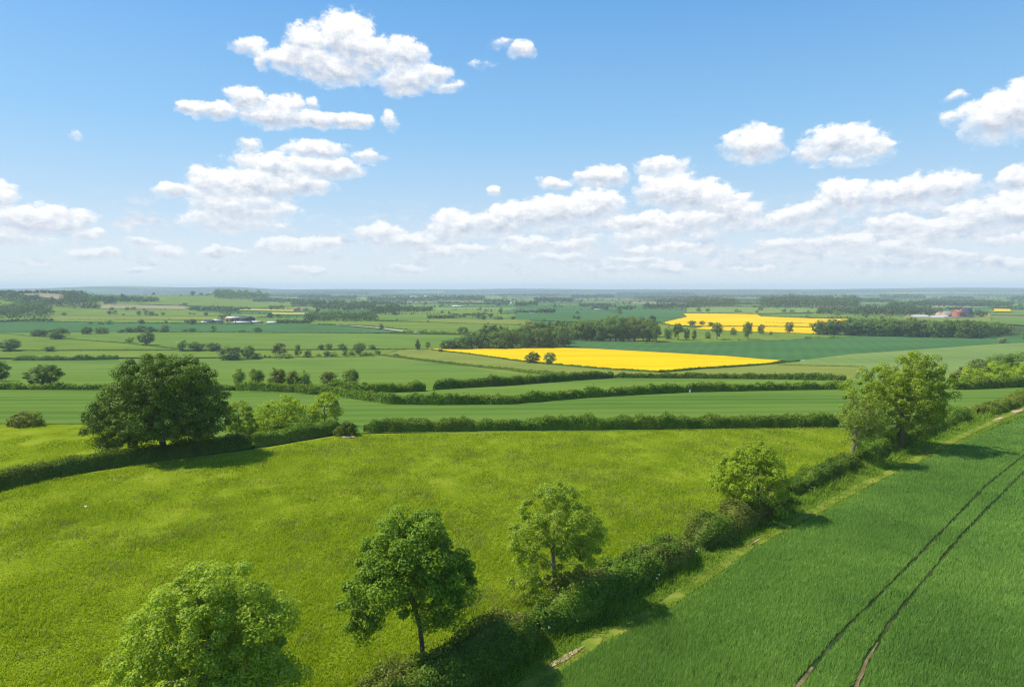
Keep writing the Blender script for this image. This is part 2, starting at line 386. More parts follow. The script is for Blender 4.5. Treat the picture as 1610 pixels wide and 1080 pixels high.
# ------------------------------------------------------------------ fields of the vale (corner points read off the photograph, laid on the ground)
FIELDS = [
    ('meadow', [(-500, 860), (0, 768), (250, 726), (400, 708), (540, 684), (1335, 672), (1358, 732), (1235, 784), (1150, 835), (1048, 891), (974, 924), (833, 1008), (560, 1160), (300, 1700), (-1500, 1700)], M_MEADOW, 'bright yellow-green grass meadow', 2),
    ('upper_meadow', [(-500, 855), (-500, 668), (0, 667), (140, 668), (330, 690), (545, 674), (540, 680), (400, 703), (250, 723), (0, 766)], M_MEADOW, 'yellow-green meadow behind the oak hedge', 2),
    ('crop_field', [(830, 1100), (865, 1073), (944, 1018), (1048, 968), (1180, 871), (1260, 828), (1350, 779), (1440, 731), (1560, 677), (1640, 648), (1900, 700), (3000, 1700), (500, 1700)], M_CROPG, 'soil under the dark green wheat', 2),
    ('near_cereal_field', [(-500, 613), (140, 614), (365, 615), (530, 624), (620, 636), (800, 633), (1090, 615), (1320, 611), (1610, 606), (2000, 604), (1800, 622), (1600, 632), (1520, 655), (1320, 676), (572, 682), (365, 692), (130, 669), (-500, 669)], M_GREEN_N, 'green cereal field beyond the straight hedge', 2),
    ('narrow_cereal_field', [(360, 612), (560, 619), (669, 616), (800, 606), (960, 595), (1200, 595), (1330, 599), (2000, 599), (2000, 604), (1320, 611), (1090, 615), (800, 632), (620, 635), (530, 622), (370, 617)], M_GREEN_M, 'narrow green cereal strip between two hedges', 2),
    ('cereal_field', [(-500, 612), (-500, 567), (0, 567), (400, 564), (590, 562), (720, 574), (887, 592), (965, 594), (682, 614), (669, 617), (560, 619), (370, 613), (140, 613)], M_GREEN_M, 'broad fresh green field in the middle of the vale', 2),
    ('olive_field', [(590, 562), (625, 551), (668, 550), (740, 558), (800, 567), (900, 577), (1000, 584), (1037, 586), (1100, 581), (1228, 572), (1360, 576), (1360, 598), (1200, 594), (960, 594), (887, 592), (720, 574)], M_OLIVE, 'olive grass strip below the yellow field', 2),
    ('rapeseed_field', [(668, 549), (700, 549.5), (800, 549), (855, 547), (940, 550), (1050, 556), (1140, 561), (1200, 566), (1228, 568), (1200, 573.5), (1100, 580), (1037, 585.3), (1000, 583), (900, 576), (800, 566), (740, 557)], M_RAPE, 'brilliant yellow rapeseed field in the middle of the vale', 3),
    ('dark_cereal_field', [(855, 546.5), (895, 536), (1050, 540), (1200, 537), (1358, 528), (1577, 531), (1800, 520), (1800, 532), (1570, 542), (1430, 552), (1340, 558), (1257, 568), (1228, 568), (1140, 561), (1050, 556), (940, 550)], M_GREEN_D, 'dark blue-green cereal field behind the yellow field', 2),
    ('pale_cereal_field', [(1257, 568), (1340, 558), (1430, 552), (1570, 542), (1800, 533), (2000, 540), (2000, 600), (1330, 599), (1360, 576), (1228, 572)], M_GREEN_L, 'pale green sloping field at the right', 2),
    ('tree_pasture', [(1000, 541), (1050, 541), (1200, 538), (1358, 529), (1300, 523), (1090, 516), (1030, 510), (1000, 520)], M_PASTURE, 'pasture dotted with tall trees', 2),
    ('rapeseed_field', [(1040, 508), (1078, 499), (1073, 494), (1190, 495.5), (1198, 499), (1275, 502), (1335, 503), (1300, 515), (1172, 513.8), (1100, 514), (1056, 512)], M_RAPE, 'upper yellow rapeseed field behind the tree row', 3),
    ('rapeseed_field', [(1092, 518.2), (1105, 515.2), (1172, 515), (1300, 516), (1290, 526), (1172, 522.5)], M_RAPE, 'narrow lower yellow rapeseed strip behind the tree row', 3),
    ('pasture', [(-500, 566), (590, 562), (640, 550.5), (285, 552), (-500, 553)], M_PASTURE, 'light green pasture strip at the left', 2),
    ('pasture', [(-500, 552.5), (285, 551), (200, 541), (90, 533), (0, 526), (-500, 512)], M_PASTURE, 'light green wedge pasture at the left', 2),
    ('cereal_field', [(-20, 525), (90, 532.5), (200, 540.5), (285, 550.5), (640, 550), (680, 549), (830, 548), (830, 526), (735, 528), (580, 525.5), (400, 524), (190, 523)], M_GREEN_M, 'wide mid green field before the farm', 2),
    ('dark_cereal_field', [(-500, 506), (0, 507), (400, 511), (440, 510.5), (530, 513), (635, 522.5), (580, 525), (400, 523.5), (190, 522.5), (-20, 524.5), (-500, 511)], M_GREEN_D, 'blue-green field below the left farm', 2),
    ('pasture', [(75, 503.5), (75, 497.5), (390, 498.5), (330, 504)], M_OLIVE, 'pale grass strip beside the left farm', 2),
    ('pasture', [(75, 506.5), (75, 504), (330, 504.4), (330, 509.8)], M_PASTURE, 'green grass strip beside the left farm', 2),
    ('pasture', [(82, 497), (84, 484), (160, 487), (290, 488), (390, 498)], M_PASTURE, 'green field below the tan field', 2),
    ('ploughed_field', [(158, 486.3), (160, 480), (292, 482.5), (292, 487.6)], M_TAN, 'tan ploughed field on the left slope', 2),
    ('hill_pasture', [(215, 479), (270, 470.5), (330, 466.3), (400, 470), (480, 481), (425, 485), (300, 482)], M_PASTURE, 'smooth green hill pasture', 2),
    ('ploughed_field', [(30, 463.5), (60, 462), (100, 464.5), (108, 470.5), (95, 472.5), (70, 469)], M_TAN, 'brown field on the wooded hill', 2),
    ('pasture', [(-60, 482), (-60, 471), (0, 471), (24, 476), (20, 482)], M_PASTURE, 'small green field on the wooded hill', 2),
    ('pasture', [(430, 510.5), (540, 506), (720, 508.6), (850, 512.5), (850, 524), (735, 528), (635, 521), (530, 511.5)], M_PASTURE, 'light green field beyond the pale track', 2),
    ('pale_pasture', [(620, 505), (690, 502.5), (830, 503.5), (850, 512), (700, 508.3)], M_OLIVE, 'straw green field above the track', 2),
    ('pasture', [(592, 504.5), (592, 495.5), (680, 499), (685, 502.3), (620, 504.7)], M_GREEN_M, 'green field behind the dark plantation', 2),
    ('pale_rapeseed_field', [(376, 489.3), (376, 486.8), (460, 488.6), (462, 490.8)], M_PALEY, 'thin pale yellow field beyond the farm', 3),
    ('pale_rapeseed_field', [(425, 495.8), (428, 492.2), (492, 493.2), (486, 496.2)], M_PALEY, 'short pale yellow field before the farm wood', 3),
    ('cereal_field', [(1080, 493), (1080, 485), (1130, 483.5), (1292, 486), (1292, 492), (1190, 494.5)], M_GREEN_L, 'pale green field above the far rapeseed', 3),
    ('cereal_field', [(1420, 506), (1420, 498.5), (1560, 499), (1560, 508)], M_OLIVE, 'grass below the red barn', 3),
    ('cereal_field', [(1555, 509), (1552, 500), (1800, 500), (1800, 514), (1610, 513)], M_GREEN_M, 'green field right of the red barn', 3),
    ('cereal_field', [(1555, 497), (1560, 493.5), (1800, 490), (1800, 499.5)], M_GREEN_M, 'green field behind the red barn', 3),
    ('rapeseed_field', [(1563, 491.5), (1563, 487.2), (1588, 487.8), (1590, 491.5)], M_RAPE, 'little yellow rapeseed field near the red barn', 4),
    ('cereal_field', [(810, 503.6), (810, 493), (1000, 494), (1072, 494.5), (1078, 499), (1040, 507.5), (900, 507)], M_GREEN_D, 'grey-green field before the middle wood', 3),
]
for nm, px, mt, lb, ly in FIELDS:
    drape(nm, [tuple(p) for p in W(px)], mt, lb, ly)

strip('farm_track', [(505, 510.6), (560, 514), (600, 517.5), (636, 522)], 7, M_PATH, 'pale dry farm track', 4, .2)
VERGE = [(720, 1120), (780, 1080), (855, 1035), (960, 970), (1055, 915), (1180, 842), (1255, 797), (1350, 748), (1430, 710), (1525, 667), (1570, 651), (1640, 628)]
strip('verge', VERGE, 7.5, M_VERGE, 'rough grass verge along the hedge', 3, .15)
TRACK = [(760, 1125), (850, 1066), (930, 1013), (1044, 955), (1174, 862), (1250, 822), (1350, 768), (1428, 731), (1500, 694), (1555, 668), (1640, 634)]
strip('grass_track', TRACK, 1.05, M_TRACK, 'worn yellow grass track between verge and wheat', 5, .2)


def soil_patch(px, py, lx, ly, ang, label, layer=8):
    """an uneven worn patch, lx by ly metres"""
    B = hit(px, py); a = np.linspace(0, 2 * math.pi, 64, endpoint=False); r = .35 + .6 * vnoise(np.cos(a) * 1.6 + px, np.sin(a) * 1.6 + py, 5) + .6 * vnoise(np.cos(a) * 7 + px, np.sin(a) * 7 + py, 6)
    u, v = np.cos(a) * lx / 2 * r, np.sin(a) * ly / 2 * r
    ca, sa = math.cos(ang), math.sin(ang)
    drape('bare_earth', [(B[0] + u_ * ca - v_ * sa, B[1] + u_ * sa + v_ * ca) for u_, v_ in zip(u, v)], M_SOIL, label, layer)


soil_patch(889, 1036, 3.4, .4, .78, 'sandy earth worn through the grass track')
soil_patch(1186, 855, 2.4, .2, .78, 'sandy earth worn through the grass track')
soil_patch(1600, 649, 7, 1.1, .72, 'bare sandy ground at the far end of the grass track')
soil_patch(1570, 661, 4, .8, .72, 'bare sandy ground at the far end of the grass track')
soil_patch(548, 689, 2.4, 1.7, 0, 'sandy gateway patch by the round bush')
TRAM1 = [(1225, 1120), (1265, 1066), (1330, 990), (1450, 870), (1550, 766), (1610, 718), (1680, 668)]
TRAM2 = [(1330, 1120), (1362, 1040), (1400, 980), (1450, 918), (1510, 846), (1560, 794), (1610, 744), (1720, 660)]
M_TRAM = field_mat('tramline_soil', [(.018, .036, .010), (.035, .055, .016), (.10, .085, .04)], .5, (1, 1, 1), 3, .6)
strip('tramline', TRAM1, .16, M_TRAM, 'left wheel track of bare soil through the wheat', 3, .3)
strip('tramline', TRAM2, .18, M_TRAM, 'right wheel track of bare soil through the wheat', 3, .3)
M_RUT = field_mat('wheel_rut_soil', [(.07, .06, .02), (.17, .125, .06), (.30, .22, .12)], .9, (1, 1, 1), 5, .8)
strip('bare_earth', [(1225, 1120), (1254, 1081), (1278, 1051)], .17, M_RUT, 'brown soil showing in the left wheel track', 5, .9)
strip('bare_earth', [(1336, 1108), (1362, 1042), (1380, 1012)], .17, M_RUT, 'brown soil showing in the right wheel track', 5, .9)


# ------------------------------------------------------------------ foliage generators
def leaf_quads(C, Nn, size, rng, aspect=.62, fold=.12):
    n = len(C)
    r = rng.normal(size=(n, 3)); t = np.cross(Nn, r); t /= np.linalg.norm(t, axis=1)[:, None] + 1e-9
    b = np.cross(Nn, t)
    s = (size * rng.uniform(.65, 1.35, n))[:, None]
    V = np.stack([C - t * s * .5, C + b * s * aspect * .5 + Nn * s * fold, C + t * s * .5 + Nn * s * rng.uniform(-.12, .12, (n, 1)), C - b * s * aspect * .5 + Nn * s * fold], 1)
    return V.reshape(-1, 3), np.arange(n * 4).reshape(-1, 4)


def unit(v):
    return v / (np.linalg.norm(v, axis=-1, keepdims=True) + 1e-9)


def clump_points(lobes, n, spacing, rng, hollow=.45, gap=.38):
    """clump centres spread through the union of the lobes, thicker towards the outside, with holes"""
    lo = np.min([l[0] - l[1] for l in lobes], 0); hi = np.max([l[0] + l[1] for l in lobes], 0)
    out = []
    tries = 0
    while len(out) < n and tries < n * 90:
        tries += 1
        p = rng.uniform(lo, hi)
        e = min(np.linalg.norm((p - c) / r) for c, r in lobes)
        if e > 1: continue
        if e < hollow and rng.random() > .25: continue
        q = p / spacing * .45
        if fbm(q[0] + q[2] * .37 + 50, q[1] * .8 + q[2] + 20, 7, 3) < gap and rng.random() < .85: continue
        if out and min(np.linalg.norm(np.array(out) - p, axis=1)) < spacing: 
            if rng.random() < .97: continue
        out.append(p)
    return np.array(out)


def crown_mesh(name, clumps, cr, per, size, rng, mat, centre, droop=0.0, flat=.8, upw=.3, rnd=.55, ow=.3):
    n = len(clumps)
    C = np.repeat(clumps, per, 0); m = len(C)
    d = unit(rng.normal(size=(m, 3)))
    rr = cr * np.repeat(rng.uniform(.55, 1.45, n), per)
    rad = rng.uniform(.25, 1, m) ** .5
    P = C + d * (rr * rad)[:, None] * np.array([1, 1, flat])
    P[:, 2] -= droop * rr * rad ** 2
    out = unit(P - centre)
    Nn = unit(d * .8 + out * ow + np.array([0, 0, upw]) + rng.normal(size=(m, 3)) * rnd)
    V, Q = leaf_quads(P, Nn, np.full(m, size), rng)
    return mesh_np(name, V, quads=Q, mats=[mat])


def skeleton(trunk, clumps, rng, step, r0, r_tip, mat, name, k=6, up=.25):
    """limbs grown from the trunk to every clump; thickness from how many twigs a limb carries"""
    P = [np.array(p, float) for p in trunk]; par = [-1] + list(range(len(trunk) - 1))
    first = max(1, int(len(trunk) * .45))
    order = np.argsort(np.linalg.norm(clumps - P[-1], axis=1))
    tips = []
    for ci in order:
        c = clumps[ci]
        A = np.array(P[first:])
        dv = c - A
        cost = np.linalg.norm(dv, axis=1) + np.where(dv[:, 2] < 0, -dv[:, 2] * 1.2, 0)
        i = int(np.argmin(cost)) + first
        a = P[i]; L = np.linalg.norm(c - a); m = max(1, int(L / step))
        side = rng.normal(size=3) * L * .10
        last = i
        for s in range(1, m + 1):
            t = s / m
            p = a + (c - a) * t + side * math.sin(math.pi * t) + np.array([0, 0, up * L * .35 * math.sin(math.pi * t)])
            P.append(p); par.append(last); last = len(P) - 1
        tips.append(last)
    cnt = np.zeros(len(P))
    for t in tips: cnt[t] += 1
    for i in range(len(P) - 1, 0, -1): cnt[par[i]] += cnt[i]
    rad = r_tip * np.maximum(cnt, 1) ** .5
    rad = rad * min(1.0, r0 / rad[0]) if rad[0] > r0 else rad * 1.0
    rad[:len(trunk)] = np.maximum(rad[:len(trunk)], r0 * np.linspace(1, .62, len(trunk)))
    rad[0] *= 1.35
    P = np.array(P)
    V, Q = [], []
    ang = np.arange(k) * 2 * math.pi / k
    for i in range(1, len(P)):
        a, b = P[par[i]], P[i]
        d = unit(b - a); r = np.cross(d, [.3, .9, .2]); r = unit(r); u = np.cross(d, r)
        ra = rad[par[i]] if par[i] < len(trunk) and i < len(trunk) else min(rad[par[i]], rad[i] * 1.25)
        for c, q in ((a, ra), (b + d * rad[i] * .4, rad[i])):
            V.append(c + (np.cos(ang)[:, None] * r + np.sin(ang)[:, None] * u) * q)
        o = (i - 1) * 2 * k
        for j in range(k): Q.append((o + j, o + (j + 1) % k, o + k + (j + 1) % k, o + k + j))
    return mesh_np(name, np.concatenate(V), quads=np.array(Q), mats=[mat], smooth=True)


def near_tree(name, base, ells, mat, bark, label, cat, group=None, n=90, cr=.8, per=160, leaf=.2, fork=.3, r0=.2, seed=1, hollow=.45, gap=.38, droop=.15, lean=0, depth_k=.9, twig=.018, trunk_h=None, sp_=1.25, rnd_=.5):
    """a tree standing at base (a place of the photograph); ells: the crown's lobes, as ellipses read off the photograph at the tree's distance"""
    rng = np.random.default_rng(seed)
    B = hit(*base); D = depth(B)
    lobes = []
    for e in ells:
        cx, cy, rx, ry = e[:4]; oy = e[4] if len(e) > 4 else 0
        d = ray(cx, cy); t = (B[1] + oy * D / F) / d[1]
        c = d * t + np.array([0, 0, HCAM]) - B
        R = rx * D / F * .97
        lobes.append((c, np.array([R, R * depth_k, ry * D / F * .97])))
    cl = clump_points(lobes, n, cr * sp_, rng, hollow, gap)
    cen = np.mean([l[0] for l in lobes], 0)
    top = max(c[2] + r[2] for c, r in lobes)
    fz = trunk_h if trunk_h else top * fork
    tr = [(0, 0, -.2)] + [(cen[0] * .12 * (s / 5) ** 2 + .03 * rng.normal(), cen[1] * .12 * (s / 5) ** 2 + .03 * rng.normal(), fz * s / 5) for s in range(1, 6)]
    tr += [(cen[0] * (.12 + .75 * s / 3) + .08 * rng.normal(), cen[1] * (.12 + .75 * s / 3), fz + (cen[2] + .25 * top - fz) * s / 3 * .8) for s in range(1, 4)]
    o = empty(name, B)
    tag(o, label, cat, group)
    link('trunk', skeleton(tr, cl, rng, max(.5, cr * .7), r0, twig, bark, 'trunk'), o)
    link('crown', crown_mesh('crown', cl, cr, per, leaf, rng, mat, cen - np.array([0, 0, .2 * top]), droop, rnd=rnd_), o)
    return o


# prototypes 1 m tall and 1 m wide, for the trees of the vale
def proto(kind, lod, seed):
    rng = np.random.default_rng(seed)
    if kind == 'oak':
        lobes = [(np.array([0, 0, .57]), np.array([.46, .46, .40])), (np.array([.18, .05, .48]), np.array([.30, .34, .28])), (np.array([-.2, -.05, .46]), np.array([.29, .34, .28])), (np.array([0, 0, .3]), np.array([.38, .38, .2]))]; mat, bark, tk, gp = M_FAROAK, M_BARK, .14, .22
    elif kind == 'round':
        lobes = [(np.array([0, 0, .55]), np.array([.47, .47, .44])), (np.array([.1, 0, .3]), np.array([.36, .38, .26])), (np.array([-.12, 0, .28]), np.array([.34, .38, .25]))]; mat, bark, tk, gp = M_WOOD, M_BARK, .1, .22
    elif kind == 'loose':
        lobes = [(np.array([0, 0, .6]), np.array([.40, .40, .38])), (np.array([.2, 0, .38]), np.array([.28, .3, .24])), (np.array([-.22, 0, .42]), np.array([.26, .3, .26]))]; mat, bark, tk, gp = M_FARLIGHT, M_BARK_P, .2, .47
    elif kind == 'tan':
        lobes = [(np.array([0, 0, .6]), np.array([.42, .42, .38])), (np.array([.15, 0, .4]), np.array([.30, .3, .24]))]; mat, bark, tk, gp = M_FARTAN, M_BARK_P, .2, .5
    elif kind == 'tall':
        lobes = [(np.array([0, 0, .66]), np.array([.46, .46, .33])), (np.array([.1, 0, .42]), np.array([.28, .3, .2]))]; mat, bark, tk, gp = M_WOOD, M_BARK, .35, .42
    elif kind == 'poplar':
        lobes = [(np.array([0, 0, .45]), np.array([.42, .42, .3])), (np.array([0, 0, .72]), np.array([.2, .2, .28]))]; mat, bark, tk, gp = M_FAROAK, M_BARK_P, .3, .5
    else:
        lobes = [(np.array([0, 0, .42]), np.array([.48, .45, .52])), (np.array([.2, 0, .3]), np.array([.30, .34, .38])), (np.array([-.2, 0, .3]), np.array([.30, .34, .4]))]; mat, bark, tk, gp = M_HEDGE_L, M_BARK, .08, .25
    n, per, cr, lf = {2: (75, 130, .105, .034), 1: (44, 60, .14, .062), 0: (22, 24, .19, .13)}[lod]
    cl = clump_points(lobes, n, cr * .8, rng, .4, gp)
    cl[:, 2] = np.maximum(cl[:, 2], .05)
    tr = [(0, 0, -.03), (0, 0, tk * .6), (.01, 0, tk), (0, .01, .5)]
    return (skeleton(tr, cl, rng, .12, .035 if kind != 'bush' else .02, .005, bark, 'trunk', 5 if lod else 3),
            crown_mesh('crown', cl, cr, per, lf, rng, mat, np.array([0, 0, .3]), .1, ow=.9, rnd=.4))


PROTO = {}


def get_proto(kind, lod, v):
    k = (kind, lod, v)
    if k not in PROTO: PROTO[k] = proto(kind, lod, hash((len(kind), lod, v, ord(kind[0]))) % 9999)
    return PROTO[k]


def far_tree(px, py, w, h, kind, label, cat='tree', group=None, name=None, rng=random.Random(3), crown_mat=None):
    B = hit(px, py); D = depth(B)
    lod = 2 if h > 30 else 1 if h > 12 else 0
    tm, cm = get_proto(kind, lod, rng.randrange(3))
    sw, sh = w * D / F, h * D / F
    nm = name or ('bush' if kind == 'bush' else 'tree')
    if h < 9:     # a few pixels tall: one mesh
        o = link(nm, cm, loc=(B[0], B[1], B[2] - .04 * sh)); o.scale = (sw, sw, sh); o.rotation_euler = (0, 0, rng.uniform(0, 6.28))
        tag(o, label, cat, group); return o
    o = empty(nm, B, rng.uniform(0, 6.28), (sw, sw, sh))
    tag(o, label, cat, group)
    link('trunk', tm, o); c = link('crown', cm, o)
    if crown_mat:
        me = cm.copy(); me.materials.clear(); me.materials.append(crown_mat); c.data = me
    return o


def hedge(name, pix, h, w, leaf, label, mats, group=None, per=None, gap=0, rough=.25, seed=2, cat='hedge', pts=None, taper=True):
    """a hedge along pix; h, w in metres; leaves on and in its skin over a dark leafy body"""
    rng = np.random.default_rng(seed)
    P = resample(W(pix) if pts is None else pts, max(.5, w * .25)); n = len(P)
    O = P[0].copy()
    T = np.gradient(P[:, :2], axis=0); T /= np.linalg.norm(T, axis=1)[:, None] + 1e-9
    Nn = np.stack([-T[:, 1], T[:, 0]], 1)
    s = np.concatenate([[0], np.cumsum(np.linalg.norm(np.diff(P[:, :2], axis=0), axis=1))]); Ltot = s[-1]

    def prof(sv, a):      # a: 0..1 round the section from one foot over the top to the other
        sv = np.asarray(sv); a = np.asarray(a)
        f = 2 * a - 1
        hh = h * (1 + rough * (1.6 * (fbm(sv / (h * 1.6), sv * 0 + seed, seed, 3) - .5) + 1.5 * np.clip(vnoise(sv / (h * 1.1), sv * 0 + 3, seed + 40) - .8, 0, 1) * 2) + rough * .7 * (vnoise(sv / (h * .45), a * 3, seed + 5) - .5))
        ww = w * .5 * (1 + rough * 1.6 * (fbm(sv / (h * .9), a * 2.5, seed + 3, 3) - .5))
        th = f * math.pi / 2
        x = np.sign(np.sin(th)) * np.abs(np.sin(th)) ** .55 * ww * (1 - .12 * np.abs(np.cos(th)))
        z = np.abs(np.cos(th)) ** .5 * hh
        if taper:
            e = np.clip(np.minimum(sv, Ltot - sv) / (w * .6), 0.15, 1) ** .5
            x = x * e; z = z * (.55 + .45 * e)
        return x, z
    K = 9
    aa = np.linspace(0, 1, K)
    SV, AA = np.meshgrid(s, aa, indexing='ij')
    x, z = prof(SV, AA)
    core = np.stack([P[:, None, 0] + Nn[:, None, 0] * x * .84, P[:, None, 1] + Nn[:, None, 1] * x * .84, P[:, None, 2] + z * .86 - .1], -1) - O
    V = [core.reshape(-1, 3)]
    i, j = np.meshgrid(np.arange(n - 1), np.arange(K - 1), indexing='ij')
    Q = [np.stack([i * K + j, i * K + j + 1, (i + 1) * K + j + 1, (i + 1) * K + j], -1).reshape(-1, 4)]
    m = int((per or 1.6) * Ltot * (2 * h + w) / (leaf * leaf * .5))
    sv = rng.uniform(0, Ltot, m); av = rng.uniform(0, 1, m)
    if gap: 
        keep = fbm(sv / 6, sv * 0 + 3, seed, 2) > gap; sv = sv[keep]; av = av[keep]; m = len(sv)
    x, z = prof(sv, av)
    dep = rng.uniform(.80, 1.06, m) + (rng.random(m) < .05) * rng.uniform(0, .22, m)
    px_ = np.interp(sv, s, P[:, 0]); py_ = np.interp(sv, s, P[:, 1]); pz_ = np.interp(sv, s, P[:, 2])
    nx = np.interp(sv, s, Nn[:, 0]); ny = np.interp(sv, s, Nn[:, 1])
    C = np.stack([px_ + nx * x * dep, py_ + ny * x * dep, pz_ + z * dep], 1) - O
    f = (2 * av - 1) * math.pi / 2
    out = np.stack([nx * np.sin(f), ny * np.sin(f), np.cos(f) + .1], 1)
    NN = unit(out * .75 + rng.normal(size=(m, 3)) * .6)
    lv, lq = leaf_quads(C, NN, np.full(m, leaf), rng)
    Q.append(lq + len(V[0])); V.append(lv)
    mi = np.zeros(len(Q[0]) + len(lq), int)
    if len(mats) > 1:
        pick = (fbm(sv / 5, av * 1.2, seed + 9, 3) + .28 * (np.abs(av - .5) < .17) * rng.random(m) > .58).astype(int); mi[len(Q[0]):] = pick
    o = link(name, mesh_np(name, np.concatenate(V), quads=np.concatenate(Q), mats=mats, qmat=mi), loc=O)
    tag(o, label, cat, group)
    return o



# ------------------------------------------------------------------ the trees near the camera
near_tree('oak_tree', (257, 717), [(258, 632, 72, 62), (190, 648, 50, 48), (312, 640, 48, 52), (240, 592, 42, 36), (165, 672, 32, 30), (335, 652, 29, 30), (285, 612, 50, 44), (258, 598, 76, 43), (190, 684, 40, 20), (258, 650, 90, 40)], M_OAK, M_BARK,
          'huge dark round oak standing in the hedge at the left', 'tree', n=420, cr=.88, per=210, leaf=.24, sp_=1.25, rnd_=.3, fork=.2, r0=.42, seed=21, hollow=.6, gap=.22, droop=.05, twig=.02)
near_tree('sycamore_tree', (665, 1054), [(640, 885, 75, 78), (590, 925, 55, 50), (700, 905, 48, 62), (625, 830, 30, 34), (575, 960, 40, 34), (545, 945, 22, 18), (690, 960, 32, 28), (672, 838, 38, 34)], M_SYC, M_BARK,
          'mid green sycamore with bare straight trunk rising from the hedge', 'tree', n=165, cr=.56, per=290, leaf=.16, sp_=1.4, fork=.30, r0=.15, seed=34, hollow=.3, gap=.43, droop=.35, twig=.014, trunk_h=2.6)
near_tree('ash_tree', (320, 1190), [(330, 975, 90, 88), (275, 985, 70, 66), (385, 990, 75, 70), (250, 1060, 80, 60), (410, 1060, 60, 60), (330, 1070, 110, 70), (350, 910, 55, 30), (205, 1040, 38, 40)], M_ASH, M_BARK,
          'pale yellow-green bushy ash whose top fills the lower left corner', 'tree', n=280, cr=.55, per=250, leaf=.14, fork=.3, r0=.2, seed=47, sp_=1.35, hollow=.4, gap=.42, droop=.3, twig=.016)
near_tree('field_maple', (872, 955), [(875, 820, 62, 62), (840, 850, 44, 42), (915, 845, 36, 52), (880, 790, 40, 38), (835, 915, 40, 24), (870, 900, 30, 30)], M_ASH, M_BARK_P,
          'slender airy light green maple growing out of the hedge', 'tree', n=190, cr=.42, per=150, leaf=.14, fork=.32, r0=.14, seed=58, hollow=.25, gap=.43, droop=.3, twig=.013)
near_tree('hawthorn_tree', (1195, 815), [(1180, 750, 55, 48), (1150, 760, 34, 32), (1215, 762, 30, 36), (1190, 720, 34, 26), (1205, 790, 30, 22)], M_LIME, M_BARK,
          'low spreading yellow-green hawthorn in the hedge by the wheat', 'tree', n=150, cr=.52, per=140, leaf=.19, fork=.22, r0=.17, seed=62, hollow=.4, gap=.37, droop=.15, twig=.016)
near_tree('maple_tree', (1416, 708), [(1425, 620, 62, 58), (1462, 610, 42, 46), (1385, 620, 40, 40), (1440, 580, 38, 30), (1385, 655, 34, 24), (1470, 640, 28, 26), (1350, 612, 28, 26), (1405, 650, 26, 22), (1480, 598, 24, 26), (1392, 682, 24, 16), (1440, 676, 26, 16), (1375, 600, 26, 24)], M_LIME, M_BARK,
          'big golden-green round tree casting its shadow over the wheat edge', 'tree', n=260, cr=.66, per=150, leaf=.23, sp_=1.3, fork=.3, r0=.26, seed=76, hollow=.4, gap=.38, droop=.15, twig=.018)
M_GOLD = leaf_mat('khaki_leaves', (.14, .185, .022), (.24, .31, .04), (.345, .41, .06), .45, .35, .45, .12)
near_tree('maple_tree', (1340, 733), [(1352, 650, 34, 36), (1340, 690, 22, 22), (1375, 665, 24, 26), (1335, 665, 20, 30)], M_GOLD, M_BARK_P,
          'thin half-bare tree with pale forked stems beside the golden-green tree', 'tree', n=95, cr=.58, per=80, leaf=.2, fork=.25, r0=.17, seed=83, sp_=1.0, hollow=.2, gap=.42, droop=.2, twig=.022)
near_tree('shrub_tree', (440, 675), [(440, 652, 40, 30), (425, 660, 28, 22), (462, 655, 24, 28)], M_LIME, M_BARK, 'broad bright green shrubby tree behind the oak hedge', 'tree', n=110, cr=.62, per=90, leaf=.25, fork=.2, r0=.15, seed=91, gap=.34)
near_tree('shrub_tree', (510, 671), [(510, 645, 25, 28), (505, 662, 26, 18), (518, 632, 14, 14)], M_LIME, M_BARK, 'upright bright green tree at the end of the oak hedge', 'tree', n=75, cr=.6, per=90, leaf=.25, fork=.2, r0=.14, seed=95, gap=.34)
near_tree('shrub_tree', (378, 687), [(376, 660, 20, 32), (385, 675, 22, 20), (366, 645, 12, 16)], M_LIME, M_BARK, 'yellow-green shrubby tree half hidden by the big oak', 'tree', n=65, cr=.6, per=90, leaf=.25, fork=.2, r0=.14, seed=99, gap=.34)
near_tree('round_bush', (545, 686), [(545, 675, 17, 12), (540, 679, 15, 8)], M_HEDGE_L, M_BARK, 'round dark green bush beside the sandy patch', 'bush', n=42, cr=.45, per=90, leaf=.2, fork=.15, r0=.08, seed=103, gap=.2)
near_tree('round_bush', (39, 671), [(39, 660, 24, 12), (30, 663, 18, 9), (50, 663, 16, 9)], M_RUSSET, M_BARK, 'low brownish dome-shaped bush in the open upper meadow', 'bush', n=60, cr=.5, per=80, leaf=.22, fork=.15, r0=.08, seed=107, gap=.2)

# ------------------------------------------------------------------ hedges
hedge('hedge', [(572, 679), (760, 677), (960, 675), (1140, 673), (1318, 671)], 1.8, 2.1, .20, 'long straight hedge along the far side of the meadow', [M_HEDGE, M_HEDGE_L], seed=3, rough=.48)
hedge('hedge', [(-120, 800), (0, 768), (120, 742), (250, 722), (330, 711), (395, 702)], 2.0, 2.4, .19, 'dark hedge running under the big oak', [M_HEDGE, M_HEDGE_L], seed=4, rough=.25)
hedge('hedge', [(398, 702), (440, 695), (504, 684), (532, 679)], 2.1, 2.4, .19, 'short light hedge joining the oak hedge to the bright shrubs', [M_HEDGE_L, M_HEDGE], seed=5, rough=.35)
hedge('hedge', [(370, 614.5), (465, 618), (530, 623), (560, 628), (615, 636), (690, 637), (800, 636), (925, 625.5), (1070, 618), (1200, 615), (1325, 613)], 1.9, 2.0, .34, 'long curving hedge behind the green cereal field', [M_HEDGE, M_HEDGE_L], seed=6, rough=.42)
hedge('hedge', [(505, 618), (560, 619), (612, 618), (669, 616)], 2.3, 2.4, .36, 'clipped dark hedge ending at a gap below the broad field', [M_HEDGE, M_HEDGE_L], seed=7, rough=.42)
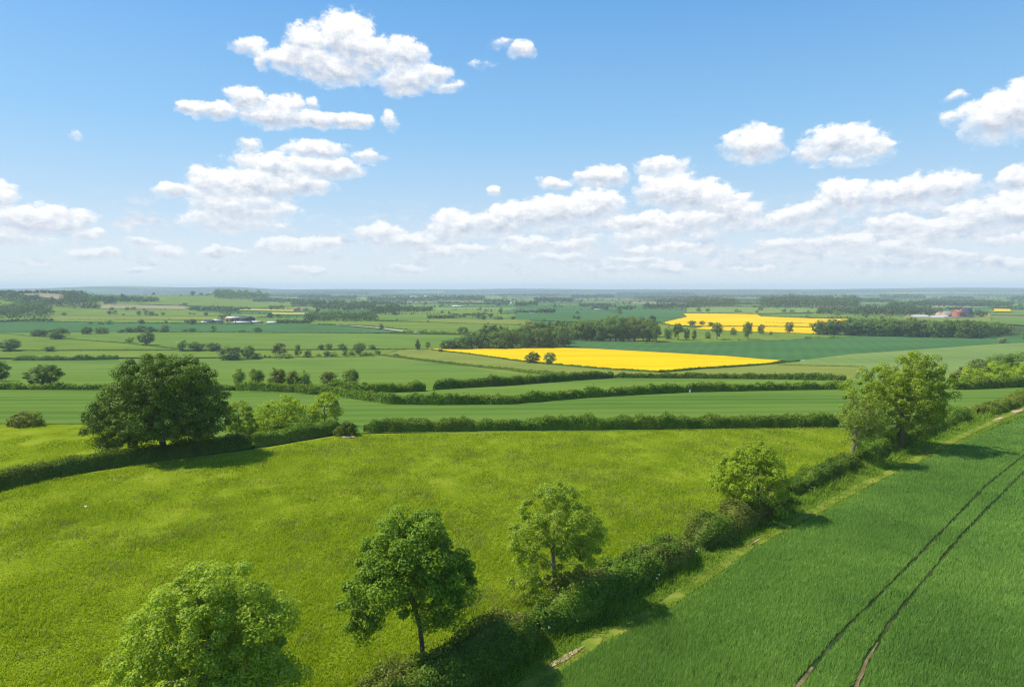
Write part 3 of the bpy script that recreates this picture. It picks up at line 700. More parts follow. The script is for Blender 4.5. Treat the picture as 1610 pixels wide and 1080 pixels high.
hedge('hedge', [(682, 613.5), (800, 607), (880, 601), (963, 595.5)], 2.3, 2.3, .36, 'dark slanting hedge right of the gap', [M_HEDGE, M_HEDGE_L], seed=8, rough=.42)
hedge('hedge', [(966, 595.5), (1080, 596.3), (1200, 597.5), (1330, 600)], 1.8, 2.0, .36, 'straight thin hedge below the pale green slope', [M_HEDGE, M_HEDGE_L], seed=9, rough=.42)
hedge('hedge', [(-150, 613.5), (60, 614), (200, 614.5), (368, 615)], 1.6, 2.0, .36, 'level hedge behind the oak under the round field trees', [M_HEDGE, M_HEDGE_L], seed=10, rough=.42)
hedge('hedge', [(592, 559.5), (650, 566.5), (725, 575.5), (800, 583), (887, 592.5)], 1.7, 2.2, .42, 'thin hedge slanting down across the olive grass strip', [M_HEDGE, M_HEDGE_L], seed=11, rough=.4)
hedge('hedge', [(670, 550.5), (740, 558.5), (800, 567), (900, 577.3), (1000, 585), (1037, 587)], 1.3, 1.6, .42, 'low dark hedge under the left edge of the near rapeseed', [M_HEDGE], seed=12, rough=.4)
hedge('hedge', [(1037, 587), (1100, 581.5), (1200, 575), (1257, 569)], 1.5, 1.6, .42, 'low dark hedge under the right edge of the near rapeseed', [M_HEDGE], seed=13, rough=.3)
hedge('hedge', [(1222, 575), (1290, 577), (1352, 578.5)], .9, 1.4, .42, 'thin hedge line crossing the pale green slope', [M_HEDGE], seed=14, rough=.3)
hedge('hedge', [(1500, 614), (1560, 611.5), (1615, 609), (1760, 606)], 2.4, 2.6, .36, 'hedge at the foot of the wooded bank', [M_HEDGE_L, M_HEDGE], seed=15, rough=.42)
hedge('hedge', [(20, 568), (80, 568), (130, 567.5), (186, 566.5)], 3.2, 4, .55, 'thick dark overgrown hedge in the left fields', [M_HEDGE], seed=16, rough=.5)
hedge('hedge', [(190, 566), (340, 565), (450, 563.5), (590, 562)], .9, 1.5, .5, 'low hedge line along the top of the broad field', [M_HEDGE], seed=17, rough=.5)
hedge('hedge', [(-100, 553.5), (120, 553), (340, 552)], 1.3, 1.8, .55, 'hedge line below the round oak at the frame edge', [M_HEDGE], seed=18, rough=.4)
hedge('hedge', [(-60, 520), (0, 526), (90, 533.5), (200, 541.5), (285, 551)], 1.3, 1.8, .6, 'thin hedge running diagonally through the left pastures', [M_HEDGE], seed=19, rough=.4)
hedge('hedge', [(190, 523.5), (300, 524), (400, 524.5), (582, 525.5)], 1.6, 2.2, .7, 'dark hedge line in front of the left farm field', [M_HEDGE], seed=20, rough=.4)
hedge('hedge', [(400, 552), (520, 551.5), (640, 550.5)], 1.2, 2, .6, 'hedge line under the far row of field trees', [M_HEDGE], seed=22, rough=.5)
hedge('hedge', [(0, 507.5), (85, 507.5), (200, 509.5), (400, 511)], 2.2, 3, .9, 'dark hedge line below the left farm buildings', [M_HEDGE], seed=23, rough=.4)
hedge('hedge', [(85, 504), (200, 504), (318, 505)], 1.6, 2.5, 1.0, 'upper of the two thin hedges left of the farm', [M_HEDGE], seed=24, rough=.4)
hedge('hedge', [(85, 498), (230, 498), (390, 499)], 1.7, 2.5, 1.1, 'thin hedge line under the scattered parkland trees', [M_HEDGE], seed=25, rough=.4)
hedge('hedge', [(160, 488), (290, 489)], 2, 3, 1.2, 'thin hedge along the foot of the tan field', [M_HEDGE], seed=26, rough=.4)
hedge('hedge', [(500, 511), (570, 514), (640, 520)], 2, 3, .9, 'ragged hedge beside the pale farm track', [M_HEDGE], seed=27, rough=.6)
hedge('hedge', [(600, 525.2), (660, 526), (725, 526.5)], 1.8, 2.2, .8, 'low hedge in front of the white roadside cottage', [M_HEDGE], seed=28, rough=.4)
hedge('hedge', [(540, 507), (620, 506), (700, 509), (830, 513)], 1.6, 2.4, 1.0, 'thin hedge between the two straw fields', [M_HEDGE], seed=29, rough=.5)
hedge('hedge', [(1038, 509), (1056, 513.5), (1100, 515), (1172, 514.8), (1290, 516.2)], 2.0, 2.5, .8, 'dark hedge dividing the two far rapeseed fields', [M_HEDGE], seed=30, rough=.4)
hedge('hedge', [(1203, 508), (1240, 509.5), (1285, 510.5)], 1.5, 2.5, .9, 'short dark strip inside the upper rapeseed field', [M_HEDGE], seed=34, rough=.4)
hedge('hedge', [(1040, 508.5), (1079, 499.5), (1073, 494)], 1.8, 2.5, .9, 'crooked hedge at the left tip of the far rapeseed', [M_HEDGE], seed=31, rough=.4)
hedge('hedge', [(1074, 493.6), (1190, 495), (1198, 499), (1275, 501.5), (1340, 502.5)], 2.6, 3, 1.0, 'dark hedge along the top of the far rapeseed', [M_HEDGE], seed=32, rough=.5)
hedge('hedge', [(1092, 519), (1172, 523), (1290, 527)], 1.2, 2, .8, 'low hedge along the foot of the far rapeseed strip', [M_HEDGE], seed=33, rough=.4)
# the tall hedge between meadow and wheat
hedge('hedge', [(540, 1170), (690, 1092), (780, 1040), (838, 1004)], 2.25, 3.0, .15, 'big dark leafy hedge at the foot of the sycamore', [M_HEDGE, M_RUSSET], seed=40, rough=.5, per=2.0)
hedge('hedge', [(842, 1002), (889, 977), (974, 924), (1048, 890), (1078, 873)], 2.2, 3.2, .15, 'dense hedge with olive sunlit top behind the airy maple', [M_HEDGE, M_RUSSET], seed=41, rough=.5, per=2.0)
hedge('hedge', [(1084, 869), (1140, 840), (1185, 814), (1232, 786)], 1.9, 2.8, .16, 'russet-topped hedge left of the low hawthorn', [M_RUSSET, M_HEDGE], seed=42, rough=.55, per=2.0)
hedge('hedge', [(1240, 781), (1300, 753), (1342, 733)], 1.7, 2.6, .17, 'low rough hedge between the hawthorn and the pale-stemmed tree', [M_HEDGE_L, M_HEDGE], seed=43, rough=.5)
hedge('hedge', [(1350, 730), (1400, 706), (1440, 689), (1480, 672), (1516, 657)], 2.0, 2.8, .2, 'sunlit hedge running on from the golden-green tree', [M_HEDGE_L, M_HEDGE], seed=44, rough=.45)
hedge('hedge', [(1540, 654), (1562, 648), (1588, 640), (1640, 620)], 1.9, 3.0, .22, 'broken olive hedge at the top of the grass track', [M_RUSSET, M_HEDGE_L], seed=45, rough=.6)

# ------------------------------------------------------------------ trees of the vale, one by one
T = far_tree
T(68, 608, 54, 36, 'oak', 'dark round oak standing on the hedge line left of the huge oak')
T(-3, 601, 38, 36, 'oak', 'dark oak cut by the left frame edge near the level hedge')
T(15, 553.5, 31, 21, 'oak', 'round dark tree on the hedge line above the overgrown hedge')
T(78, 554, 17, 10, 'oak', 'small round dark tree on the open pasture hedge line')
T(62, 530, 28, 13, 'oak', 'flattish dark tree left of the pair on the diagonal hedge')
T(92, 534, 31, 20, 'oak', 'larger dark tree right of the pair on the diagonal hedge')
T(136, 526.5, 19, 13, 'oak', 'dark round tree alone in the blue-green field, left of the double one')
T(159, 526, 21, 13, 'round', 'wide double-domed dark tree in the blue-green field')
T(230, 544, 25, 23, 'oak', 'dark round tree before the long clump in the left fields')
T(204, 541, 15, 12, 'tan', 'small brownish tree beside a dark round one in the left fields')
for k, (x, y, w, h) in enumerate([(191, 524.5, 11, 7), (203, 524, 13, 10), (220, 523.5, 22, 12), (237, 523.5, 13, 10), (246, 523, 7, 6), (259, 523.5, 16, 12)]):
    T(x, y, w, h, 'oak', f'{["first", "second", "third", "fourth", "fifth", "sixth"][k]} tree from the left in the dark clump behind the lone round tree', group='dark tree clump in the left fields')
T(288, 553, 22, 19, 'tan', 'brownish thin tree left of the three on the pasture line')
T(309, 553, 26, 16, 'oak', 'dark wide tree in the middle of three on the pasture line')
T(336, 553, 25, 15, 'oak', 'dark tree at the right of three on the pasture line')
T(361, 566.5, 38, 23, 'oak', 'wide dark tree above the light row right of the huge oak')
T(390, 566, 21, 23, 'oak', 'upright dark tree right of the wide dark one above the oak')
ORD = ['first', 'second', 'third', 'fourth', 'fifth', 'sixth', 'seventh', 'eighth', 'ninth', 'tenth', 'eleventh', 'twelfth', 'thirteenth', 'fourteenth', 'fifteenth', 'sixteenth', 'seventeenth', 'eighteenth']
row = [(403, 565, 16, 10, 'oak'), (414, 564, 9, 7, 'loose'), (424, 564, 7, 5, 'oak'), (440, 559, 24, 21, 'loose'), (447, 564, 34, 8, 'bush'), (469, 562.5, 12, 22, 'loose'), (483, 563, 14, 14, 'round'), (501, 561.5, 9, 7, 'bush'), (514, 562, 12, 10, 'oak'),
       (525, 561.5, 13, 9, 'bush'), (542, 560.5, 10, 10, 'oak'), (553, 560, 10, 10, 'bush'), (566, 559.5, 24, 21, 'tan'), (580, 559.5, 20, 6, 'bush'), (594, 558.5, 10, 8, 'oak'), (623, 562.5, 11, 7, 'oak')]
for k, (x, y, w, h, kd) in enumerate(row):
    nm = {'loose': 'pale loose tree', 'oak': 'dark tree', 'bush': 'low dark bush', 'round': 'green round tree', 'tan': 'tan budding tree'}[kd]
    T(x, y, w, h, kd, f'{nm}, {ORD[k]} from the left along the top of the broad field', 'bush' if kd == 'bush' else 'tree', 'field trees along the top of the broad field')
for k, (x, y, w, h, kd) in enumerate([(505, 551.5, 11, 10, 'oak'), (517, 551.5, 13, 12, 'loose'), (538, 551.5, 14, 11, 'oak'), (556, 551.5, 8, 6, 'loose'), (586, 551, 13, 9, 'oak')]):
    T(x, y, w, h, kd, f'{ORD[k]} small tree from the left on the line behind the broad-field row', group='small trees behind the broad-field row')
T(657, 552, 10, 20, 'poplar', 'thin spire-like tree at the left tip of the near rapeseed')
T(672, 548, 9, 11, 'tan', 'small brown bare tree beside the spire at the rapeseed tip')
T(692, 554, 10, 6, 'oak', 'small dark bush on the left edge of the near rapeseed', 'bush')
near_row = [(376, 611, 22, 32, 'tan'), (402, 609, 28, 30, 'tan'), (436, 611, 30, 34, 'loose'), (462, 611, 24, 30, 'loose'), (479, 611, 28, 28, 'round'), (517, 611, 30, 28, 'loose'), (531, 611, 16, 16, 'round'), (550, 610, 30, 30, 'tan'), (574, 610, 11, 9, 'oak')]
for k, (x, y, w, h, kd) in enumerate(near_row):
    nm = {'tan': 'tan half-bare tree', 'loose': 'pale open tree', 'round': 'dense green tree', 'oak': 'small dark bush'}[kd]
    T(x, y, w, h, kd, f'{nm}, {ORD[k]} from the left in the row just right of the huge oak', group='open trees right of the huge oak', rng=random.Random(60 + k))
T(837, 571.5, 28, 19, 'oak', 'dark domed tree standing in the near rapeseed edge')
T(864, 573.5, 23, 20, 'tan', 'thin tan tree beside the dark dome in the rapeseed')
T(865, 574, 8, 9, 'bush', 'dark small bush under the thin tan tree', 'bush')
T(858, 588, 7, 7, 'oak', 'tiny dark bush in the thin slanting hedge', 'bush')
T(727, 527, 17, 14, 'oak', 'dark round tree left of the near wood')
T(600, 518, 8, 9, 'oak', 'small dark tree where the pale track meets the shrub line')
for k, (x, y, w, h) in enumerate([(634, 525, 10, 6), (645, 525, 14, 8), (664, 525, 18, 8), (680, 525, 16, 7), (694, 525.5, 14, 7), (702, 526, 14, 5), (713, 526.5, 8, 4)]):
    T(x, y, w, h, 'bush', f'{ORD[k]} bush from the left in the shrub line by the white cottage', 'bush', 'shrub line by the white cottage')

tr_row = [(1032, 539, 16, 27, 'tall'), (1050, 534, 14, 21, 'round'), (1066, 536, 19, 28, 'tall'), (1079, 536, 12, 22, 'loose'), (1091, 536, 9, 18, 'loose'), (1113, 533.5, 10, 13, 'round'), (1127, 535, 18, 28, 'tall'), (1153, 528, 10, 14, 'loose'),
          (1176, 535, 18, 29, 'tall'), (1197, 527, 13, 18, 'loose'), (1212, 528, 5, 8, 'loose'), (1241, 525, 15, 20, 'loose'), (1088, 513, 14, 9, 'oak'), (1104, 512, 11, 8, 'oak'), (1117, 514, 11, 8, 'oak')]
tr_lab = ['tall tree at the right end of the middle wood', 'rounded tree just right of the middle wood end', 'tall tree with bare lower trunk at the left tip of the rapeseed strip', 'pale loose tree left of the slimmest one', 'slim pale tree below the tip of the rapeseed strip', 'short rounded tree before the far rapeseed',
          'umbrella-topped tree against the far rapeseed', 'small thin tree right of the umbrella-topped one', 'large tall dark tree in the middle of the far rapeseed', 'loose tree close right of the large tall one', 'tiny sapling below the far rapeseed', 'leaning pale tree against the right part of the far rapeseed',
          'left of two joined dark domes on the rapeseed hedge', 'right of two joined dark domes on the rapeseed hedge', 'single dark dome on the rapeseed hedge']
for (x, y, w, h, kd), lb in zip(tr_row, tr_lab): T(x, y, w, h, kd, lb, group='trees in front of the far rapeseed', rng=random.Random(x))
for k, (x, y, w, h) in enumerate([(1137, 536, 8, 5), (1146, 535.5, 6, 4), (1162, 536, 5, 5), (1222, 532, 8, 3), (1270, 533, 12, 5), (1286, 532.5, 9, 5), (1308, 532.5, 10, 7)]):
    T(x, y, w, h, 'bush', f'{ORD[k]} low bush from the left on the tree pasture', 'bush', 'low bushes on the tree pasture')


def wood_trees(pts, label, group, jit, kinds=('round', 'oak', 'round', 'loose'), seed=1, mat=None):
    rr = random.Random(seed)
    for (x, y, w, h) in pts:
        T(x + rr.uniform(-jit, jit), y + rr.uniform(-.4, .4), w * rr.uniform(.85, 1.2), h * rr.uniform(.85, 1.1), rr.choice(kinds), label, group=group, rng=rr)


def prof(xs, hs, x): return float(np.interp(x, xs, hs))


fr = [(x, prof([700, 760, 897], [549.3, 549, 546.5], x), 27, prof([700, 730, 770, 830, 880, 897], [14, 23, 29, 32, 30, 20], x)) for x in range(704, 897, 13)]
bk = [(x, 541, 28, prof([735, 780, 890], [22, 30, 30], x)) for x in range(740, 890, 14)]
wood_trees(bk + fr, 'rounded leafy tree packed in the wood behind the near rapeseed', 'trees of the wood behind the near rapeseed', 4, ('round', 'oak', 'round'), 4)
md = [(x, prof([830, 900, 1020], [535, 536, 538], x), 29, prof([830, 900, 960, 1010, 1030], [30, 32, 34, 40, 30], x)) for x in range(905, 1030, 13)]
mb = [(x, 531, 30, prof([830, 950, 1020], [26, 32, 34], x)) for x in range(832, 1030, 13)]
wood_trees(mb + md, 'leafy tree packed in the middle wood left of the far rapeseed', 'trees of the middle wood', 4, ('round', 'round', 'tall', 'round', 'loose'), 5)
rw = [(x, prof([1285, 1360, 1440, 1530, 1600], [527, 529, 531, 533, 523], x), 27, prof([1285, 1340, 1450, 1530, 1570, 1600], [25, 29, 30, 29, 20, 12], x)) for x in range(1288, 1600, 13)]
rb = [(x, prof([1330, 1450, 1560], [521, 523, 524], x), 30, prof([1330, 1450, 1560], [22, 24, 18], x)) for x in range(1335, 1560, 16)]
wood_trees(rb + rw, 'dense round tree packed in the long wood before the red barn', 'trees of the long wood before the red barn', 4, ('round', 'round', 'oak', 'round', 'loose'), 6)
T(1527, 532, 11, 14, 'tall', 'small separate tree at the front of the long wood')
T(1553, 532.5, 9, 11, 'round', 'smallest front tree right of the long wood')
T(1577, 541, 12, 11, 'loose', 'small pale tree by the bare track on the right slope')
T(1612, 538, 18, 16, 'tan', 'tan tree at the right frame edge on the slope')
for k, (x, y, w, h, lb) in enumerate([(1612, 586, 60, 40, 'tallest bush crowning the wooded bank at the frame edge'), (1575, 588, 50, 36, 'wide upper bush on the crest of the wooded bank'), (1540, 592, 42, 30, 'middle upper bush on the wooded bank'), (1514, 597, 26, 22, 'brownish bush at the left end of the wooded bank'),
                                      (1532, 604, 40, 30, 'yellow-green bush low at the left of the wooded bank'), (1568, 605, 46, 38, 'bright rounded bush low in the middle of the wooded bank'), (1606, 606, 48, 40, 'bright bush low at the right of the wooded bank'), (1650, 606, 60, 50, 'bush beyond the right frame edge on the wooded bank')]):
    T(x, y, w, h, 'bush', lb, 'bush', 'bushes of the wooded bank', rng=random.Random(200 + k), crown_mat=[M_WOOD, M_WOOD, M_HEDGE_L, M_RUSSET, M_LIME, M_LIME, M_LIME, M_LIME][k])

# parkland dots and small far trees
dots = [(101, 498, 9, 7), (142, 510.5, 7, 5), (158, 511.5, 9, 5), (172, 511, 11, 8), (222, 510.5, 10, 8), (302, 511, 12, 9), (261, 510.5, 5, 7), (176, 489, 7, 6), (200, 489, 7, 6), (210, 488.5, 8, 6), (227, 489, 5, 4), (172, 495.5, 7, 7), (181, 495.5, 7, 8),
        (194, 497, 5, 4), (219, 496.5, 8, 8), (230, 496.5, 8, 9), (238, 497.5, 9, 8), (246, 498, 5, 5), (256, 498, 7, 7), (324, 497.5, 7, 7), (299, 495.5, 5, 4), (305, 496, 5, 4), (291, 523.5, 9, 6), (302, 523.5, 12, 8), (335, 523, 9, 11), (381, 524, 12, 5), (405, 524, 12, 9), (374, 524, 4, 4),
        (836, 511, 6, 5), (853, 511, 6, 5), (819, 512, 7, 4), (903, 502, 6, 6), (909, 503, 8, 6), (967, 502, 11, 7), (974, 495, 6, 5), (908, 494, 6, 5), (764, 490, 6, 4), (772, 490, 5, 3), (695, 493, 5, 5), (624, 505, 4, 4), (303, 464.5, 9, 7), (316, 465, 8, 5), (326, 465, 8, 4), (1233, 492, 9, 6), (1245, 492, 8, 5), (1316, 496, 10, 8),
        (760, 503.5, 10, 8), (752, 502, 9, 9), (783, 503.5, 16, 7), (806, 503, 8, 6), (290, 482, 10, 6), (283, 482, 8, 4), (1195, 489, 9, 8), (1186, 485, 7, 6), (1160, 484, 10, 5), (1098, 491, 8, 7), (1112, 491, 8, 6), (1160, 492.5, 10, 7), (1190, 493, 6, 5)]
for k, (x, y, w, h) in enumerate(dots):
    T(x, y, w * 1.05, h * 1.05, 'oak' if k % 3 else 'round', 'small dark round tree dotted singly about the far fields', group='small single trees dotted about the far fields')


# ------------------------------------------------------------------ far woods: bands of trees that read as one mass
def wood_band(name, segs, label, seed, mat, leaf_px=2.2, dens=1.0, wood_name='woodland'):
    """segs: (x0, y0, x1, y1, height in px, rows)"""
    rng = np.random.default_rng(seed)
    V, Q, nb = [], [], 0
    O = None
    for (x0, y0, x1, y1, hp, rows) in segs:
        for rI in range(rows):
            x = x0
            while x <= x1:
                t = (x - x0) / max(1e-6, x1 - x0)
                yb = y0 + (y1 - y0) * t - rI * max(.6, hp * .12) + rng.uniform(-.15, .15)
                B = hit(x, yb); D = depth(B)
                if O is None: O = B.copy()
                hh = hp * D / F * rng.uniform(.65, 1.15); ww = hh * rng.uniform(.40, .62)
                lf = leaf_px * D / F
                n = int(dens * np.clip(14 + (hh / lf) ** 2 * 2.2, 14, 110))
                d = unit(rng.normal(size=(n, 3))); d[:, 2] = np.abs(d[:, 2]) * np.where(rng.random(n) < .25, -1, 1)
                rr = rng.uniform(.5, 1, n)[:, None]
                C = B + np.array([0, 0, hh * .52]) + d * rr * np.array([ww, ww, hh * .5])
                lv, lq = leaf_quads(C - O, unit(d + rng.normal(size=(n, 3)) * .45 + np.array([0, 0, .2])), np.full(n, lf), rng, .75)
                Q.append(lq + nb); V.append(lv); nb += len(lv)
                x += ww * F / D * rng.uniform(.8, 1.3)
    o = link(wood_name, mesh_np(wood_name, np.concatenate(V), quads=np.concatenate(Q), mats=[mat]), loc=O)
    tag(o, label, kind='stuff')


wood_band('w', [(0, 506, 82, 502, 22, 3), (-40, 500, 70, 494, 22, 2)], 'dark blue-green wood at the foot of the left hill', 1, M_FARWOOD)
wood_band('w', [(4, 474, 105, 484, 15, 2), (105, 486, 150, 486, 22, 3), (108, 475, 140, 476, 14, 2), (130, 486, 158, 487, 10, 1)], 'wood wrapped round the brown field on the left hill', 2, M_FARWOOD)
wood_band('w', [(-30, 462, 130, 462.5, 6, 1), (100, 466, 135, 470, 9, 2)], 'line of trees along the crest of the left hill', 3, M_FARWOOD)
wood_band('w', [(150, 474, 250, 476, 8, 2), (165, 479, 182, 480, 9, 1), (0, 508, 84, 506, 6, 1)], 'blue wood beyond the tan field', 4, M_FARWOOD)
wood_band('w', [(341, 470.5, 422, 473, 13, 3)], 'square plantation on top of the green hill', 5, M_FAROAK)
wood_band('w', [(300, 489, 375, 491, 8, 2), (376, 488, 392, 488, 6, 1), (425, 487, 445, 487, 7, 1), (350, 494, 365, 494, 10, 1)], 'tree belt behind the left farm', 6, M_FARWOOD)
wood_band('w', [(438, 510, 490, 510, 7, 2), (293, 509.5, 308, 509.5, 7, 1), (318, 509.5, 350, 509.5, 3, 1), (370, 497, 372, 497, 1, 1), (347, 504, 362, 505, 11, 1)], 'shrubby trees around the left farm yard', 7, M_FARWOOD)
wood_band('w', [(483, 506, 591, 505.8, 12.5, 4)], 'dense dark rectangular plantation in the vale', 8, M_FAROAK)
wood_band('w', [(460, 481, 502, 482, 9, 3), (496, 488, 588, 490, 13, 4), (587, 495, 628, 494, 14, 3), (628, 491, 680, 490.5, 8, 3)], 'long loose wood behind the dark plantation', 9, M_FARWOOD)
wood_band('w', [(580, 474.5, 690, 475, 8, 2), (680, 473, 762, 474, 8, 3), (762, 476, 800, 478, 6, 2)], 'dark ridge wood far off in the centre', 10, M_FAROAK)
wood_band('w', [(674, 502, 712, 501, 6, 2), (712, 500, 762, 497, 6, 1), (812, 493, 870, 492, 5, 1), (848, 492.5, 872, 492.5, 7, 2)], 'tree belt slanting over the straw fields', 11, M_FARWOOD)
wood_band('w', [(812, 482, 845, 481, 7, 2), (843, 476, 900, 476, 7, 2), (900, 469, 965, 469, 6, 2), (912, 482, 962, 483, 6, 1), (930, 487, 955, 487, 5, 1), (972, 487, 1000, 486, 6, 1)], 'scattered copses far off behind the middle wood', 12, M_FARWOOD)
wood_band('w', [(1015, 487, 1058, 486.5, 10, 2), (1033, 477, 1080, 477, 7, 2), (1058, 484, 1080, 485, 8, 2), (1080, 485, 1156, 483.5, 12, 3), (1080, 474, 1135, 476, 9, 2)], 'wood above the far rapeseed', 13, M_FARWOOD)
wood_band('w', [(1200, 486, 1345, 487, 16, 5), (1290, 494, 1350, 495, 10, 3), (1345, 497, 1435, 498, 15, 4), (1435, 496, 1462, 497, 13, 2)], 'broad mixed wood left of the white tunnels', 14, M_FARWOOD)
wood_band('w', [(1400, 487, 1465, 485, 12, 3), (1465, 482, 1590, 482.5, 8, 3), (1456, 497, 1480, 497, 12, 2), (1534, 500, 1550, 500, 11, 2), (1490, 487, 1510, 487, 4, 1)], 'wood behind the red barn', 15, M_FARWOOD)
wood_band('w', [(1220, 463, 1330, 463, 6, 2), (1385, 469, 1455, 470, 6, 2), (1530, 466, 1640, 467, 4, 2), (1590, 474, 1640, 474, 8, 2), (1560, 486, 1640, 488, 5, 1)], 'dark woods on the skyline at the right', 16, M_FAROAK)
wood_band('w', [(300, 458.5, 700, 458.2, 2.5, 2), (480, 460.5, 620, 461, 3, 2), (640, 458, 900, 457.8, 2, 2), (900, 459, 1200, 458.6, 2.5, 2), (420, 467, 520, 467.5, 5, 2), (840, 471.5, 905, 472, 4, 1), (690, 478, 800, 480, 4, 1), (1000, 470, 1080, 471, 5, 2), (1140, 474, 1220, 475, 4, 1)], 'far blue woods in bands below the skyline', 20, M_FAROAK)
wood_band('w', [(1130, 478.5, 1200, 479.5, 5, 1), (1460, 476, 1560, 477, 5, 2), (1330, 475, 1400, 476, 6, 2), (1230, 470, 1300, 471, 6, 2), (1480, 470, 1530, 470.5, 4, 1)], 'copses between the far right fields', 21, M_FARWOOD)
wood_band('w', [(60, 466.5, 60.5, 466.5, 3, 1), (228, 462, 300, 463, 5, 2), (430, 464, 580, 463.5, 5, 2), (400, 476, 470, 475, 6, 2), (470, 470, 560, 471, 6, 2), (560, 480, 640, 481, 7, 1)], 'hazy blue woods beyond the green hill', 17, M_FARWOOD)
wood_band('w', [(700, 461, 900, 460.5, 3, 2), (600, 466.5, 680, 466.5, 3.5, 1), (780, 466, 880, 466, 4, 1), (970, 464, 1090, 464, 4, 2), (1090, 461.5, 1260, 461, 3.5, 2), (1300, 459.5, 1640, 460, 3, 2), (1120, 468, 1230, 469, 5, 1)], 'hazy blue woods under the horizon', 18, M_FARWOOD)
wood_band('w', [(-60, 466, 30, 467, 8, 1)], 'trees on the shoulder of the left hill', 19, M_FARWOOD)


def inside(P, poly):
    x, y = P[:, 0], P[:, 1]; r = np.zeros(len(P), bool)
    for k in range(len(poly)):
        x1, y1 = poly[k][:2]; x2, y2 = poly[(k + 1) % len(poly)][:2]
        c = (y1 > y) != (y2 > y)
        r ^= c & (x < (x2 - x1) * (y - y1) / (y2 - y1 + 1e-12) + x1)
    return r


def far_hedgerows():
    polys = [W(f[1]) for f in FIELDS]
    free = lambda p: ~np.any([inside(p, q) for q in polys], 0)
    rng = np.random.default_rng(77); V, Q, nb = [], [], 0
    for (a, b) in HEDGE_LINES:
        a = np.array(a); b = np.array(b); L = np.linalg.norm(b - a)
        mid = (a + b) / 2
        if abs(mid[0]) > mid[1] * .95: continue
        R = np.hypot(*mid)
        step = 1.6 + R / 900
        n = int(L / step)
        t = rng.random(n); p = a + (b - a) * t[:, None] + rng.normal(size=(n, 2)) * .7
        p = p[free(p)]; n = len(p)
        if n < 2: continue
        hz = rng.uniform(.6, 2.2, n); sz = rng.uniform(2.0, 3.0, n) * (1 + R / 6000)
        C = np.stack([p[:, 0], p[:, 1], G(p[:, 0], p[:, 1]) + hz + .0004 * R], 1)
        lv, lq = leaf_quads(C, unit(rng.normal(size=(n, 3)) * .6 + np.array([0, -.4, .5])), sz, rng, .8); Q.append(lq + nb); V.append(lv); nb += len(lv)
        k = rng.poisson(L / 95)
        for _ in range(k):
            q = a + (b - a) * rng.random()
            if not free(q[None])[0]: continue
            hh = rng.uniform(5, 11); m = 22
            d = unit(rng.normal(size=(m, 3)))
            C = np.array([q[0], q[1], float(G(q[0], q[1])) + hh * .55]) + d * rng.uniform(.5, 1, m)[:, None] * np.array([hh * .5, hh * .5, hh * .5])
            lv, lq = leaf_quads(C, unit(d + rng.normal(size=(m, 3)) * .4), np.full(m, hh * .42), rng, .75); Q.append(lq + nb); V.append(lv); nb += len(lv)
    o = link('distant_hedgerows', mesh_np('distant_hedgerows', np.concatenate(V), quads=np.concatenate(Q), mats=[M_FARWOOD]))
    tag(o, 'hedgerows and hedge trees of the far patchwork of fields', kind='stuff')


far_hedgerows()

# ------------------------------------------------------------------ farm buildings
MB_WHITE = plain_mat('white_sheet', (.58, .56, .53), .5, .12, .6)
MB_DARK = plain_mat('dark_cladding', (.05, .055, .06), .8, .3, .6)
MB_RED = plain_mat('red_brick', (.48, .16, .11), .85, .25, .8)
MB_PINK = plain_mat('pink_brick', (.55, .38, .32), .85, .2, .8)
MB_GREY = plain_mat('grey_sheet_roof', (.22, .235, .25), .6, .2, .5)
MB_TILE = plain_mat('clay_tiles', (.30, .12, .08), .85, .3, .8)
MB_CREAM = plain_mat('cream_render', (.66, .60, .50), .85, .12, .6)
MB_GLASS = plain_mat('window_glass', (.03, .04, .05), .15, .2, .5)
MB_BEIGE = plain_mat('beige_boarding', (.34, .30, .25), .85, .2, .5)


def box_np(x0, x1, y0, y1, z0, z1):
    V = [(x, y, z) for z in (z0, z1) for x, y in ((x0, y0), (x1, y0), (x1, y1), (x0, y1))]
    return V, [(0, 3, 2, 1), (4, 5, 6, 7), (0, 1, 5, 4), (1, 2, 6, 5), (2, 3, 7, 6), (3, 0, 4, 7)]


